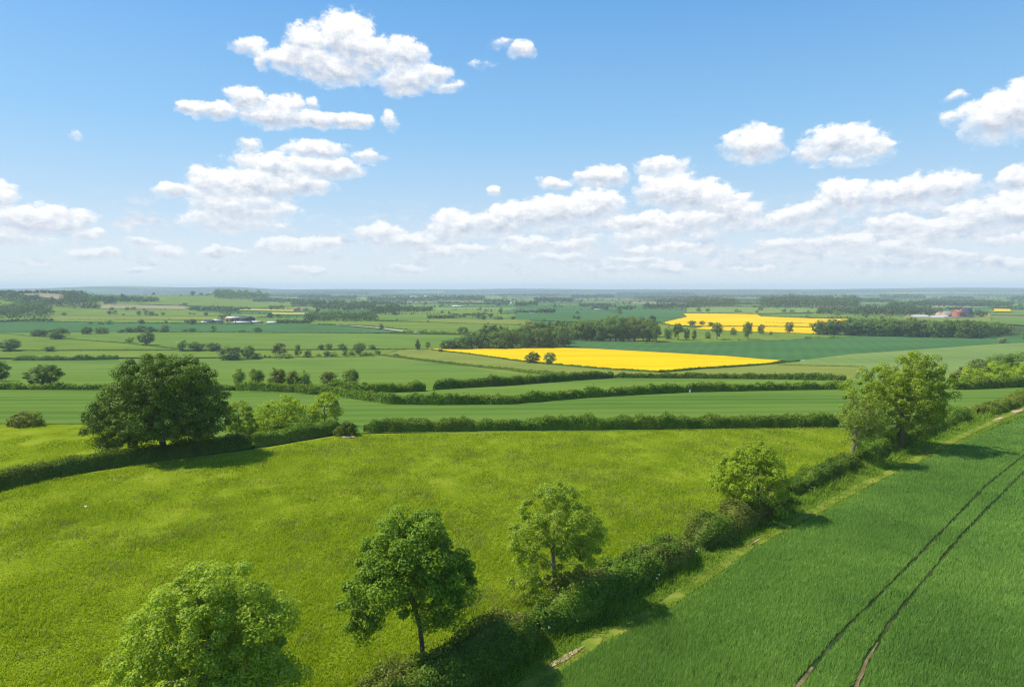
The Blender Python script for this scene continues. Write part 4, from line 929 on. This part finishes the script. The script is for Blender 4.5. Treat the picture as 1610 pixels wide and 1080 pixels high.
def building(px, py, wpx, hpx, dm, wall, roof, rz, label, cat, name, pitch=.45, doors=1, windows=0, eave=.4, chimney=False):
    B = hit(px, py); D = depth(B)
    w = wpx * D / F; h = hpx * D / F; rh = min(h * .55, dm * .5 * pitch); eh = h - rh
    o = empty(name, (B[0], B[1], B[2] - .2), rz); tag(o, label, cat)
    X, Y = w / 2, dm / 2
    V = [(-X, -Y, 0), (X, -Y, 0), (X, Y, 0), (-X, Y, 0), (-X, -Y, eh), (X, -Y, eh), (X, Y, eh), (-X, Y, eh), (-X, 0, h - .1), (X, 0, h - .1)]
    wl = link('wall', mesh_np('wall', V, quads=[(0, 1, 5, 4), (2, 3, 7, 6), (1, 2, 6, 5), (3, 0, 4, 7)], tris=[(5, 6, 9), (7, 4, 8)], mats=[wall]), o)
    e = eave; t = .25; sl = rh / Y
    rv = []
    for x in (-X - e, X + e):
        rv += [(x, -Y - e, eh - e * sl + .05), (x, 0, h + .05), (x, Y + e, eh - e * sl + .05), (x, -Y - e, eh - e * sl + .05 + t), (x, 0, h + .05 + t), (x, Y + e, eh - e * sl + .05 + t)]
    rf = link('roof', mesh_np('roof', rv, quads=[(3, 9, 10, 4), (4, 10, 11, 5), (1, 7, 6, 0), (2, 8, 7, 1), (0, 6, 9, 3), (5, 11, 8, 2), (0, 3, 4, 1), (1, 4, 5, 2), (6, 7, 10, 9), (7, 8, 11, 10)], mats=[roof]), o)
    for k in range(doors):
        cx = -X + w * (k + .5) / doors if doors > 1 else -X * .3
        dw, dh = min(w * .16, 4.5), min(eh * .75, 4.5)
        v, f = box_np(cx - dw / 2, cx + dw / 2, -Y - .08, -Y + .05, 0.05, dh)
        link('door', mesh_np('door', v, quads=f, mats=[MB_DARK]), o)
    for k in range(windows):
        cx = -X + w * (k + .5) / windows + (.06 * w if doors else 0)
        v, f = box_np(cx - .6, cx + .6, -Y - .06, -Y + .04, eh * .55, eh * .55 + 1.2)
        link('window', mesh_np('window', v, quads=f, mats=[MB_GLASS]), o)
    if chimney:
        v, f = box_np(X * .6 - .5, X * .6 + .5, -.5, .5, h - .8, h + 1.6)
        link('chimney', mesh_np('chimney', v, quads=f, mats=[MB_TILE]), rf)
    return o


def tunnel(px, py, wpx, hpx, dm, label, name, mat, cat, ends):
    B = hit(px, py); D = depth(B); w = wpx * D / F; h = hpx * D / F
    o = empty(name, (B[0], B[1], B[2] - .1), 0); tag(o, label, cat)
    V, Q = [], []
    K = 12; n = 14
    for i in range(n + 1):
        x = -w / 2 + w * i / n; s = 1 + (.025 if i % 2 else 0)
        for k in range(K + 1):
            a = math.pi * k / K
            V.append((x, -math.cos(a) * dm / 2 * s, math.sin(a) ** .8 * h * s if 0 < k < K else 0))
    for i in range(n):
        for k in range(K): a = i * (K + 1) + k; Q.append((a, a + 1, a + K + 2, a + K + 1))
    link('cover', mesh_np('cover', V, quads=Q, mats=[mat], smooth=True), o)
    for x in (-w / 2 + .05, w / 2 - .05):
        v = [(x, 0, .0)] + [(x, -math.cos(math.pi * k / K) * dm / 2, math.sin(math.pi * k / K) ** .8 * h) for k in range(K + 1)]
        link('end_wall', mesh_np('end_wall', v, tris=[(0, k + 1, k + 2) for k in range(K)], mats=[ends]), o)
    return o


building(369, 505.5, 22, 8, 16, MB_RED, MB_WHITE, -.1, 'long barn with white roof and dark open front at the left farm', 'barn', 'barn', doors=3, pitch=.22)
building(388.5, 506, 16, 8, 20, MB_DARK, MB_DARK, -.1, 'tall dark-clad barn joined to the white-roofed barn', 'barn', 'barn', pitch=.25)
building(342, 507, 14, 5, 12, MB_PINK, MB_WHITE, .15, 'small pinkish shed with pale roof left of the long barn', 'shed', 'shed', pitch=.2)
tunnel(329, 508, 13, 5.5, 11, 'dark arched hut at the left end of the left farm', 'arched_hut', MB_DARK, 'shed', MB_DARK)
building(382, 509, 26, 3.8, 12, MB_DARK, MB_WHITE, 0, 'low open shed with pale roof in front of the long barn', 'shed', 'cattle_shed', doors=2, pitch=.2)
building(404, 508.5, 15, 3.8, 11, MB_RED, MB_WHITE, .05, 'low red-sided shed in the middle of the left farm yard', 'shed', 'shed', pitch=.2)
building(430, 509, 17, 3.6, 11, MB_DARK, MB_WHITE, 0, 'low white-roofed shed at the right end of the left farm', 'shed', 'shed', doors=2, pitch=.25)
building(321, 508.5, 9, 3, 8, MB_PINK, MB_CREAM, .1, 'tiny pale lean-to beside the arched hut', 'shed', 'shed')
building(656, 525.2, 10, 3.6, 7, MB_WHITE, MB_GREY, .05, 'little white cottage in the shrub line by the track', 'house', 'cottage', windows=2, chimney=True)
building(466, 489, 10, 5, 9, MB_CREAM, MB_TILE, .2, 'pale farmhouse with red roof beyond the left farm, larger of two', 'house', 'farmhouse', windows=3, chimney=True)
building(479, 489, 8, 4.5, 9, MB_PINK, MB_TILE, -.2, 'pink-walled farmhouse right of the pale farmhouse', 'house', 'farmhouse', windows=2, chimney=True)
building(320, 487, 20, 3, 14, MB_GREY, MB_WHITE, 0, 'long pale shed in the tree belt below the green hill', 'shed', 'shed', doors=2)
building(622, 494.5, 6, 3, 10, MB_WHITE, MB_GREY, 0, 'tiny white house at the edge of the loose wood', 'house', 'house', windows=1)
building(651, 467, 10, 1.8, 20, MB_WHITE, MB_WHITE, 0, 'leftmost far white shed on the wooded ridge', 'shed', 'warehouse')
building(671, 466.6, 8, 1.8, 20, MB_WHITE, MB_WHITE, 0, 'middle far white shed on the wooded ridge', 'shed', 'warehouse')
building(696, 466.4, 17, 2.2, 24, MB_WHITE, MB_WHITE, 0, 'largest far white shed on the wooded ridge', 'shed', 'warehouse')
building(883, 470.5, 8, 4, 14, MB_WHITE, MB_TILE, .3, 'white house with red roof far off in the centre', 'house', 'house', windows=2, chimney=True)
building(812, 477, 24, 1.6, 24, MB_WHITE, MB_WHITE, 0, 'long low pale glasshouse far off in the centre', 'glasshouse', 'glasshouse')
building(720, 482.2, 18, 1.8, 15, MB_PINK, MB_CREAM, 0, 'long pinkish shed in the far fields', 'shed', 'shed')
building(838, 494, 9, 2, 10, MB_WHITE, MB_GREY, 0, 'white cottage beside the belt of the straw fields', 'house', 'cottage', windows=2)
building(942, 487.5, 14, 2.4, 12, MB_PINK, MB_GREY, 0, 'grey-roofed farm shed behind the middle wood', 'shed', 'shed', doors=2)
tunnel(1445, 500, 24, 4.8, 12, 'white polytunnel standing left of the other', 'polytunnel', MB_WHITE, 'polytunnel', MB_BEIGE)
tunnel(1475, 501, 27, 4.6, 12, 'white polytunnel nearest the red barn', 'polytunnel', MB_WHITE, 'polytunnel', MB_BEIGE)
building(1506, 499.5, 13, 12, 14, MB_RED, MB_RED, .2, 'tall red barn of the right farm', 'barn', 'barn')
building(1518, 499.2, 15, 15, 18, MB_BEIGE, MB_DARK, -.25, 'steep dark-roofed barn at the right end of the right farm', 'barn', 'barn', pitch=1.2)
building(1492, 499, 19, 9.5, 16, MB_PINK, MB_GREY, .05, 'grey-roofed brick range left of the red barn', 'barn', 'barn', doors=2)
building(1480, 497.8, 12, 8.5, 12, MB_PINK, MB_TILE, .4, 'small pink-gabled barn behind the white polytunnels', 'barn', 'barn')
building(1508, 501.3, 44, 3.6, 6, MB_BEIGE, MB_GREY, .02, 'long low beige boarded shed before the red barn', 'shed', 'shed', pitch=.2, doors=3)
building(1263, 461.8, 20, 1.6, 30, MB_WHITE, MB_CREAM, 0, 'far white sheds on the right skyline wood', 'shed', 'warehouse')


def scrap(px, py, s, label, name, cat, hgt=.15):
    B = hit(px, py); rng = np.random.default_rng(int(px))
    bm = bmesh.new(); bmesh.ops.create_icosphere(bm, subdivisions=2, radius=.5)
    for v in bm.verts:
        k = 1 + .35 * (vnoise(v.co.x * 4 + px, v.co.y * 4 + v.co.z * 3, 4) - .5)
        v.co = Vector((v.co.x * s * k, v.co.y * s * .6 * k, (v.co.z + .4) * hgt * k * 2))
    me = bpy.data.meshes.new(name); bm.to_mesh(me); bm.free(); me.materials.append(MB_WHITE)
    tag(link(name, me, loc=(B[0], B[1], B[2] + .1)), label, cat)


scrap(136, 799, .48, 'flat whitish stone lying in the open meadow', 'stone', 'stone', .1)
scrap(1085, 619, .4, 'white feed sack lying against the long curving hedge', 'feed_sack', 'sack', .5)
scrap(1263, 568, 2.6, 'white stone heap at the corner of the pale green slope', 'stone_heap', 'stone heap', .4)


# ------------------------------------------------------------------ grass, wheat and verge plants
def dist_line(P, line):
    d = np.full(len(P), 1e9)
    for k in range(len(line) - 1):
        a = np.array(line[k][:2]); b = np.array(line[k + 1][:2]); ab = b - a
        t = np.clip(((P - a) @ ab) / (ab @ ab), 0, 1)
        d = np.minimum(d, np.linalg.norm(P - a - t[:, None] * ab, axis=1))
    return d


def scatter(n, r0, r1, q, rng, a0=-46, a1=46):
    u = rng.random(n); e = 2 - q
    r = (r0 ** e + u * (r1 ** e - r0 ** e)) ** (1 / e)
    a = np.radians(rng.uniform(a0, a1, n))
    return np.stack([r * np.sin(a), r * np.cos(a)], 1), r


def blades(name, P, h, w, lean, mat, label, rng, lift=.05, wind=(.5, -.2)):
    n = len(P)
    z = G(P[:, 0], P[:, 1]) + lift
    a = rng.uniform(0, math.pi * 2, n)
    dx, dy = np.cos(a) * w / 2, np.sin(a) * w / 2
    b = rng.uniform(0, math.pi * 2, n); L = lean * h * rng.uniform(.2, 1.2, n)
    tx = P[:, 0] + np.cos(b) * L + wind[0] * lean * h * .6; ty = P[:, 1] + np.sin(b) * L + wind[1] * lean * h * .6
    V = np.stack([np.stack([P[:, 0] - dx, P[:, 1] - dy, z], 1), np.stack([P[:, 0] + dx, P[:, 1] + dy, z], 1), np.stack([tx, ty, z + h], 1)], 1).reshape(-1, 3)
    o = link(name, mesh_np(name, V, tris=np.arange(n * 3).reshape(-1, 3), mats=[mat]))
    tag(o, label, kind='stuff'); return o


rng = np.random.default_rng(5)
mead = W([(-500, 858), (0, 770), (250, 728), (400, 710), (540, 686), (1332, 673), (1352, 731), (1235, 782), (1150, 832), (1048, 888), (974, 920), (833, 1004), (560, 1150), (300, 1600), (-1500, 1600)])
P, r = scatter(900000, 24, 135, 1.35, rng, -46, 34)
k = inside(P, mead); P = P[k]; r = r[k]
f = fbm(P[:, 0] / 1.5, P[:, 1] / 2.4, 3, 4); f2 = fbm(P[:, 0] / 7, P[:, 1] / 11, 8, 3)
hh = np.clip(.22 + .36 * (f - .5) + .22 * (f2 - .5), .10, .6) * rng.uniform(.6, 1.3, len(P))
blades('meadow_grass', P, hh, .03 + .0008 * r, .75, M_MEADOWB, 'tousled yellow-green grass of the big meadow', rng, .08)
M_SEED = leaf_mat('seed_heads', (.17, .19, .05), (.27, .29, .09), (.38, .38, .16), .4, .3, .3, .05)
fs = fbm(P[:, 0] / 3.5 + 40, P[:, 1] / 2.6, 41, 4)
k = (rng.random(len(P)) < np.clip((fs - .53) * 1.3, .008, .18)); Ps = P[k] + rng.normal(size=(k.sum(), 2)) * .1
blades('meadow_seed_heads', Ps, hh[k] * 1.15 + .12, (.025 + .0007 * r)[k], .9, M_SEED, 'greyish seed heads in drifts over the big meadow', rng, .08)
um = W([(-500, 853), (-500, 670), (0, 669), (140, 670), (330, 690), (520, 678), (400, 700), (250, 720), (0, 763)])
P, r = scatter(160000, 70, 150, 1.2, rng, -46, -12)
k = inside(P, um); P = P[k]; r = r[k]; f = fbm(P[:, 0] / 3, P[:, 1] / 4, 3, 4)
blades('meadow_grass', P, np.clip(.1 + .6 * (f - .38), .05, .5), .05 + .0008 * r, .7, M_MEADOWB, 'yellow-green grass of the upper meadow behind the oak', rng, .1)
crop = W([(830, 1100), (865, 1073), (944, 1018), (1048, 968), (1180, 871), (1260, 828), (1350, 779), (1440, 731), (1560, 677), (1640, 648), (1900, 700), (2600, 1500), (500, 1500)])
t1, t2 = W(TRAM1), W(TRAM2)
P, r = scatter(1900000, 24, 150, 1.25, rng, -12, 50)
k = inside(P, crop); P = P[k]; r = r[k]
d1 = np.minimum(dist_line(P, t1), dist_line(P, t2)) + .10 * (fbm(P[:, 0] / .7, P[:, 1] / .7, 4, 2) - .5) * 2
k = d1 > np.where(r < 47, .15, .10) + .0008 * r; P = P[k]; r = r[k]; d1 = d1[k]
f = fbm(P[:, 0] / 1.3, P[:, 1] / 1.3, 13, 3); f2 = fbm(P[:, 0] / 11, P[:, 1] / 16, 9, 3)
hh = (.36 + .28 * (f - .5) + .22 * (f2 - .5)) * rng.uniform(.75, 1.2, len(P)) * np.clip(.75 + d1, .8, 1)
blades('wheat_crop', P, hh, .02 + .0006 * r, .42, M_CROPB, 'dense dark green young wheat', rng, .06)
vl = W(VERGE); tl = W(TRACK)
P, r = scatter(700000, 26, 200, 1.5, rng, -14, 46)
k = (dist_line(P, vl) < 4.2) & (~inside(P, crop)); P = P[k]; r = r[k]
dt = dist_line(P, tl); f = fbm(P[:, 0] / 1.5, P[:, 1] / 1.5, 21, 3)
kt = dt > .42 + 1.3 * (f - .5); 
hh = np.clip(.42 + 1.3 * (f - .4), .15, 1.1) * rng.uniform(.6, 1.3, len(P)) * np.clip((dt - .6) / 1.6, .3, 1)
blades('verge_grass', P[kt], hh[kt], (.035 + .0009 * r)[kt], .6, M_VERGEB, 'tall rough grass on the verge beside the hedge', rng, .16)
P2 = P[~kt]; r2 = r[~kt]
kk = (fbm(P2[:, 0] / 1.2, P2[:, 1] / 1.2, 31, 3) > .42)
blades('track_grass', P2[kk], np.full(kk.sum(), .09) * rng.uniform(.5, 1.5, kk.sum()), (.03 + .0007 * r2)[kk], .6, M_TRACKB, 'short yellowed grass on the worn track', rng, .2)

# cow parsley: white flower heads on thin stems
fm = plain_mat('white_flowers', (.72, .74, .62), .8, .1, 20); sm = M_VERGEB
P, r = scatter(60000, 30, 130, 1.5, rng, -10, 42)
k = (dist_line(P, vl) < 2.6) & (fbm(P[:, 0] / 5, P[:, 1] / 5, 61, 2) > .46) & (dist_line(P, vl) < 1.8) & (~inside(P, crop)) & (dist_line(P, tl) > 1.8); P = P[k][:90]
n = len(P); z = G(P[:, 0], P[:, 1]); hh = rng.uniform(.7, 1.15, n)
C = np.stack([P[:, 0], P[:, 1], z + hh], 1)
C = np.repeat(C, 4, 0) + rng.normal(size=(4 * n, 3)) * np.array([.10, .10, .03])
lv, lq = leaf_quads(C, unit(rng.normal(size=(4 * n, 3)) * .3 + np.array([0, 0, 1])), np.full(4 * n, .06), rng, .9)
sv = np.stack([np.stack([P[:, 0] - .02, P[:, 1], z], 1), np.stack([P[:, 0] + .02, P[:, 1], z], 1), np.stack([P[:, 0], P[:, 1], z + hh], 1)], 1).reshape(-1, 3)
tag(link('cow_parsley', mesh_np('cow_parsley', np.concatenate([lv, sv]), quads=lq, tris=np.arange(3 * n).reshape(-1, 3) + len(lv), mats=[fm, sm], tmat=np.ones(n, int))), 'white cow parsley flowering in the verge', kind='stuff')

# ------------------------------------------------------------------ sun, sky with its clouds, air, camera
SUN_EL, SH = math.radians(52), math.radians(-9)          # shadows fall to the right and a little towards the camera
sdir = Vector((-math.cos(SUN_EL) * math.cos(SH), -math.cos(SUN_EL) * math.sin(SH), math.sin(SUN_EL)))   # towards the sun
sl = bpy.data.lights.new('sun', 'SUN'); sl.energy = 4.9; sl.angle = math.radians(.5); sl.color = (1, .955, .88)
so = bpy.data.objects.new('sun', sl); COL.objects.link(so); so.rotation_euler = sdir.to_track_quat('Z', 'Y').to_euler()

CLOUDS = [  # cx, cy, rx, ry, strength
    (545, 62, 42, 42, 1), (487, 70, 34, 34, 1), (578, 85, 40, 34, 1), (470, 98, 52, 20, 1), (525, 112, 60, 26, 1), (634, 88, 34, 30, 1), (632, 128, 40, 22, 1), (678, 118, 30, 17, .9), (390, 74, 30, 13, .8), (409, 94, 13, 17, .8), (705, 138, 28, 9, .6),
    (302, 169, 24, 10, .9), (340, 173, 36, 14, 1), (388, 156, 30, 19, 1), (422, 184, 46, 18, 1), (446, 168, 32, 20, 1), (490, 168, 12, 12, .7), (486, 190, 50, 13, 1), (548, 190, 36, 11, 1),
    (398, 231, 20, 11, .6), (497, 236, 48, 14, 1), (430, 255, 62, 16, 1), (516, 266, 52, 18, 1), (335, 280, 40, 20, 1), (276, 300, 26, 12, 1), (385, 288, 64, 22, 1), (470, 292, 50, 16, .9), (355, 318, 64, 20, .75), (405, 330, 60, 18, .75), (345, 350, 66, 16, .6), (420, 355, 40, 10, .5), (400, 300, 62, 30, .9), (440, 272, 60, 26, .95), (372, 334, 66, 26, .8), (330, 300, 40, 22, .8),
    (613, 190, 12, 16, .6), (579, 248, 22, 10, .6), (776, 302, 12, 7, .7), (820, 78, 20, 15, .8), (118, 214, 12, 7, .3), (872, 289, 24, 9, .8), (786, 68, 16, 8, .35), (755, 100, 18, 7, .25),
    (-30, 295, 52, 22, 1), (8, 312, 22, 16, .8), (45, 345, 64, 22, 1), (105, 346, 48, 18, 1), (145, 370, 30, 11, .9), (15, 372, 70, 16, .7),
    (228, 381, 30, 10, .7), (482, 384, 60, 12, .9), (598, 366, 38, 18, 1), (640, 380, 60, 12, .7), (720, 352, 42, 22, 1), (790, 350, 46, 20, 1),
    (948, 278, 44, 17, 1), (1043, 263, 40, 16, .8), (815, 340, 50, 20, 1), (870, 332, 56, 25, 1), (935, 322, 46, 25, 1), (1050, 300, 50, 28, 1), (1090, 308, 64, 26, 1), (1140, 318, 40, 18, .9), (1020, 352, 66, 16, .9), (1150, 338, 46, 20, 1), (1080, 350, 60, 16, .9),
    (1185, 228, 46, 30, 1), (1325, 222, 62, 26, 1), (1372, 236, 34, 18, .8), (1278, 244, 30, 12, .8), (1330, 255, 50, 10, .5), (1570, 186, 62, 40, 1), (1625, 170, 54, 48, 1), (1490, 188, 18, 14, .6), (1505, 152, 16, 8, .4),
    (1330, 310, 50, 24, 1), (1395, 305, 56, 22, 1), (1440, 300, 50, 24, 1), (1490, 292, 54, 24, 1), (1280, 332, 44, 16, .9), (1605, 285, 38, 22, 1), (1545, 338, 60, 20, 1), (1610, 332, 66, 30, 1), (1500, 355, 70, 16, .9), (1405, 353, 48, 14, .9), (1330, 378, 46, 13, .8), (1240, 345, 40, 14, .8),
]


cr_ = random.Random(8)
for k_ in range(52):
    x_ = cr_.uniform(120, 1640) if k_ < 32 else cr_.uniform(600, 1640); y_ = cr_.uniform(362, 428); q_ = (y_ - 350) / 80
    if x_ < 560 and y_ < 385: y_ += 30
    CLOUDS.append((x_, y_, cr_.uniform(22, 62) * (1.1 - .45 * q_), cr_.uniform(9, 15) * (1.1 - .6 * q_), cr_.uniform(.55, .95)))


def to_ae(px, py):
    d = ray(px, py); return math.atan2(d[0], d[1]), math.atan2(d[2], math.hypot(d[0], d[1]))


W_ = bpy.data.worlds.new('World'); S.world = W_; W_.use_nodes = True
nt = W_.node_tree; nt.nodes.clear(); L = nt.links


def mth(op, a, b=None, c=None, clamp=False):
    n = nt.nodes.new('ShaderNodeMath'); n.operation = op; n.use_clamp = clamp
    for k, v in enumerate((a, b, c)):
        if v is None: continue
        if isinstance(v, (int, float)): n.inputs[k].default_value = v
        else: L.new(v, n.inputs[k])
    return n.outputs[0]


def vmth(op, a, b=None):
    n = nt.nodes.new('ShaderNodeVectorMath'); n.operation = op
    for k, v in enumerate((a, b)):
        if v is None: continue
        if isinstance(v, (tuple, list)): n.inputs[k].default_value = v
        else: L.new(v, n.inputs[k])
    return n


def mrange(v, a, b, c=0., d=1., smooth=True):
    n = nt.nodes.new('ShaderNodeMapRange'); n.interpolation_type = 'SMOOTHSTEP' if smooth else 'LINEAR'
    L.new(v, n.inputs[0])
    for k, q in enumerate((a, b, c, d)): n.inputs[k + 1].default_value = q
    return n.outputs[0]


def mixc(f, a, b):
    n = nt.nodes.new('ShaderNodeMix'); n.data_type = 'RGBA'
    for k, v in ((0, f), (6, a), (7, b)):
        if isinstance(v, (int, float)): n.inputs[k].default_value = v
        elif isinstance(v, tuple): n.inputs[k].default_value = (*v, 1)
        else: L.new(v, n.inputs[k])
    return n.outputs[2]


tc = nt.nodes.new('ShaderNodeTexCoord'); sx = nt.nodes.new('ShaderNodeSeparateXYZ'); L.new(tc.outputs['Generated'], sx.inputs[0])
az = mth('ARCTAN2', sx.outputs[0], sx.outputs[1]); el = mth('ARCSINE', sx.outputs[2])
cv = nt.nodes.new('ShaderNodeCombineXYZ'); L.new(az, cv.inputs[0]); L.new(el, cv.inputs[1])


def noise(vec, scale, detail, rough=.55, col=False, stretch=None):
    if stretch:
        vec = vmth('MULTIPLY', vec, stretch).outputs[0]
    n = nt.nodes.new('ShaderNodeTexNoise'); n.inputs['Scale'].default_value = scale; n.inputs['Detail'].default_value = detail; n.inputs['Roughness'].default_value = rough
    L.new(vec, n.inputs['Vector']); return n.outputs['Color' if col else 'Fac']


wn = vmth('SUBTRACT', noise(cv.outputs[0], 26, 3, .5, True, (1, 1.3, 1)), (.5, .5, .5)).outputs[0]
wn = vmth('MULTIPLY', wn, (.030, .022, 0)).outputs[0]
pw = vmth('ADD', cv.outputs[0], wn).outputs[0]
F_ = None; SH_ = None
for (cx, cy, rx, ry, st) in CLOUDS:
    a0, e0 = to_ae(cx, cy); a1, _ = to_ae(cx + rx, cy); _, e1 = to_ae(cx, cy - ry)
    ra, re = (a1 - a0) * 1.22, (e1 - e0) * 1.22
    q = vmth('MULTIPLY', vmth('SUBTRACT', pw, (a0, e0, 0)).outputs[0], (1 / ra, 1 / re, 0)).outputs[0]
    g = mth('MULTIPLY_ADD', vmth('DOT_PRODUCT', q, q).outputs[1], -st, st)      # st * (1 - r^2)
    F_ = g if F_ is None else mth('SMOOTH_MAX', F_, g, .12)
    gp = mth('MAXIMUM', g, 0.0); gh = mth('MULTIPLY', gp, vmth('DOT_PRODUCT', q, (0, 1, 0)).outputs[1])
    if SH_ is None: SW_, SH_ = gp, gh
    else: SW_, SH_ = mth('ADD', SW_, gp), mth('ADD', SH_, gh)
hrel = mth('DIVIDE', SH_, mth('ADD', SW_, .05))                             # height within the cloud, -1 base .. 1 top
n1 = noise(cv.outputs[0], 62, 6, .58, False, (1, 1.35, 1))
lit = noise(vmth('ADD', cv.outputs[0], (-.006, .010, 0)).outputs[0], 62, 6, .58, False, (1, 1.35, 1))   # the same billows one step nearer the sun
dens = mth('ADD', F_, mth('MULTIPLY_ADD', n1, 1.7, -.90))
alpha = mth('ADD', mth('MULTIPLY', mrange(hrel, -.3, .4), mrange(dens, -.10, .42)), mth('MULTIPLY', mrange(hrel, -.3, .4, 1., 0.), mrange(dens, -.25, .95)))
# small flat clouds crowding towards the horizon
n2 = noise(cv.outputs[0], 17, 7, .6, False, (1, 3.0, 1))
band = mth('MULTIPLY', mrange(el, .006, .035), mrange(el, .085, .135, 1., 0.))
n2b = mth('MULTIPLY_ADD', mrange(az, -.35, .25, -.06, .05), 1.0, n2)
alpha2 = mth('MULTIPLY', mrange(n2b, .44, .62), mth('MULTIPLY', band, .95))
relief = mth('MULTIPLY_ADD', mth('SUBTRACT', n1, lit), 2.8, .55)
sh = mth('ADD', mth('MULTIPLY', mrange(hrel, -.4, .5, 0, 1), .78), mth('MULTIPLY', relief, .5), clamp=True)
thick = mrange(dens, .1, .9, 0, 1)
shade = mth('SUBTRACT', 1.0, mth('MULTIPLY', mth('SUBTRACT', 1.0, sh), mth('MULTIPLY_ADD', thick, .6, .55)), clamp=True)

sky = nt.nodes.new('ShaderNodeTexSky'); sky.sky_type = 'NISHITA'; sky.sun_disc = False
sky.sun_elevation = SUN_EL; sky.sun_rotation = math.atan2(sdir.x, sdir.y); sky.altitude = 100
sky.air_density = 1.0; sky.dust_density = .25; sky.ozone_density = 2.0
SKS = .12
hs = nt.nodes.new('ShaderNodeHueSaturation'); hs.inputs['Hue'].default_value = .5; hs.inputs['Saturation'].default_value = 1.1; hs.inputs['Value'].default_value = 1.15; L.new(sky.outputs[0], hs.inputs['Color'])
clear = ramp(nt, [(0, (.69, .73, .79)), (.10, (.58, .66, .76)), (.18, (.42, .58, .745)), (.32, (.245, .49, .75)), (.55, (.105, .355, .72)), (1, (.05, .25, .64))])
L.new(mrange(el, -.02, .72, 0, 1, False), clear.inputs[0])
cl_ = vmth('SCALE', clear.outputs[0]); cl_.inputs['Scale'].default_value = 1 / SKS
skyc = mixc(mrange(el, .0, .8, .88, .35), hs.outputs[0], cl_.outputs[0])
ccol = mixc(shade, (.44 / SKS, .50 / SKS, .60 / SKS), (.91 / SKS, .905 / SKS, .90 / SKS))
farm = mrange(el, .01, .15, 1., 0.)
ccol = mixc(mth('MULTIPLY', farm, .38), ccol, (.56 / SKS, .62 / SKS, .72 / SKS))
c1 = mixc(alpha2, skyc, mixc(mth('MULTIPLY_ADD', relief, .7, .2), (.46 / SKS, .55 / SKS, .68 / SKS), (.74 / SKS, .76 / SKS, .80 / SKS)))
c2 = mixc(mth('MULTIPLY', alpha, .97), c1, ccol)
bg = nt.nodes.new('ShaderNodeBackground'); bg.inputs['Strength'].default_value = SKS; L.new(c2, bg.inputs[0])
wo = nt.nodes.new('ShaderNodeOutputWorld'); L.new(bg.outputs[0], wo.inputs[0])

hm, hnt = nmat('haze_air')
pv = hnt.nodes.new('ShaderNodeVolumePrincipled'); pv.inputs['Density'].default_value = 1.35e-4; pv.inputs['Color'].default_value = (.74, .86, .99, 1); pv.inputs['Anisotropy'].default_value = 0
ho = hnt.nodes.new('ShaderNodeOutputMaterial'); hnt.links.new(pv.outputs[0], ho.inputs['Volume'])
v, f = box_np(-14100, 14100, -14100, 14100, -34, 96)
tag(link('haze', mesh_np('haze', v, quads=f, mats=[hm])), 'thin blue summer haze', kind='stuff')

cd = bpy.data.cameras.new('camera'); co = bpy.data.objects.new('camera', cd); COL.objects.link(co)
cd.sensor_width = 36; cd.lens = F / 1610 * 36; cd.clip_start = .5; cd.clip_end = 60000
co.location = (0, 0, HCAM); co.rotation_euler = (math.radians(90) - PITCH, 0, 0)
S.camera = co
S.view_settings.view_transform = 'Standard'; S.view_settings.look = 'None'; S.view_settings.exposure = .28; S.view_settings.gamma = 1
S.render.engine = 'CYCLES'
S.cycles.max_bounces = 6; S.cycles.diffuse_bounces = 3; S.cycles.glossy_bounces = 2; S.cycles.transmission_bounces = 4; S.cycles.volume_bounces = 1; S.cycles.transparent_max_bounces = 8
S.cycles.caustics_reflective = False; S.cycles.caustics_refractive = False
S.cycles.sample_clamp_indirect = 6
S.cycles.use_denoising = True
S.cycles.denoiser = 'OPENIMAGEDENOISE'
S.cycles.denoising_prefilter = 'NONE'
S.cycles.denoising_input_passes = 'RGB_ALBEDO_NORMAL'
S.cycles.filter_width = 1.2
W_.cycles.sampling_method = 'MANUAL'; W_.cycles.sample_map_resolution = 512
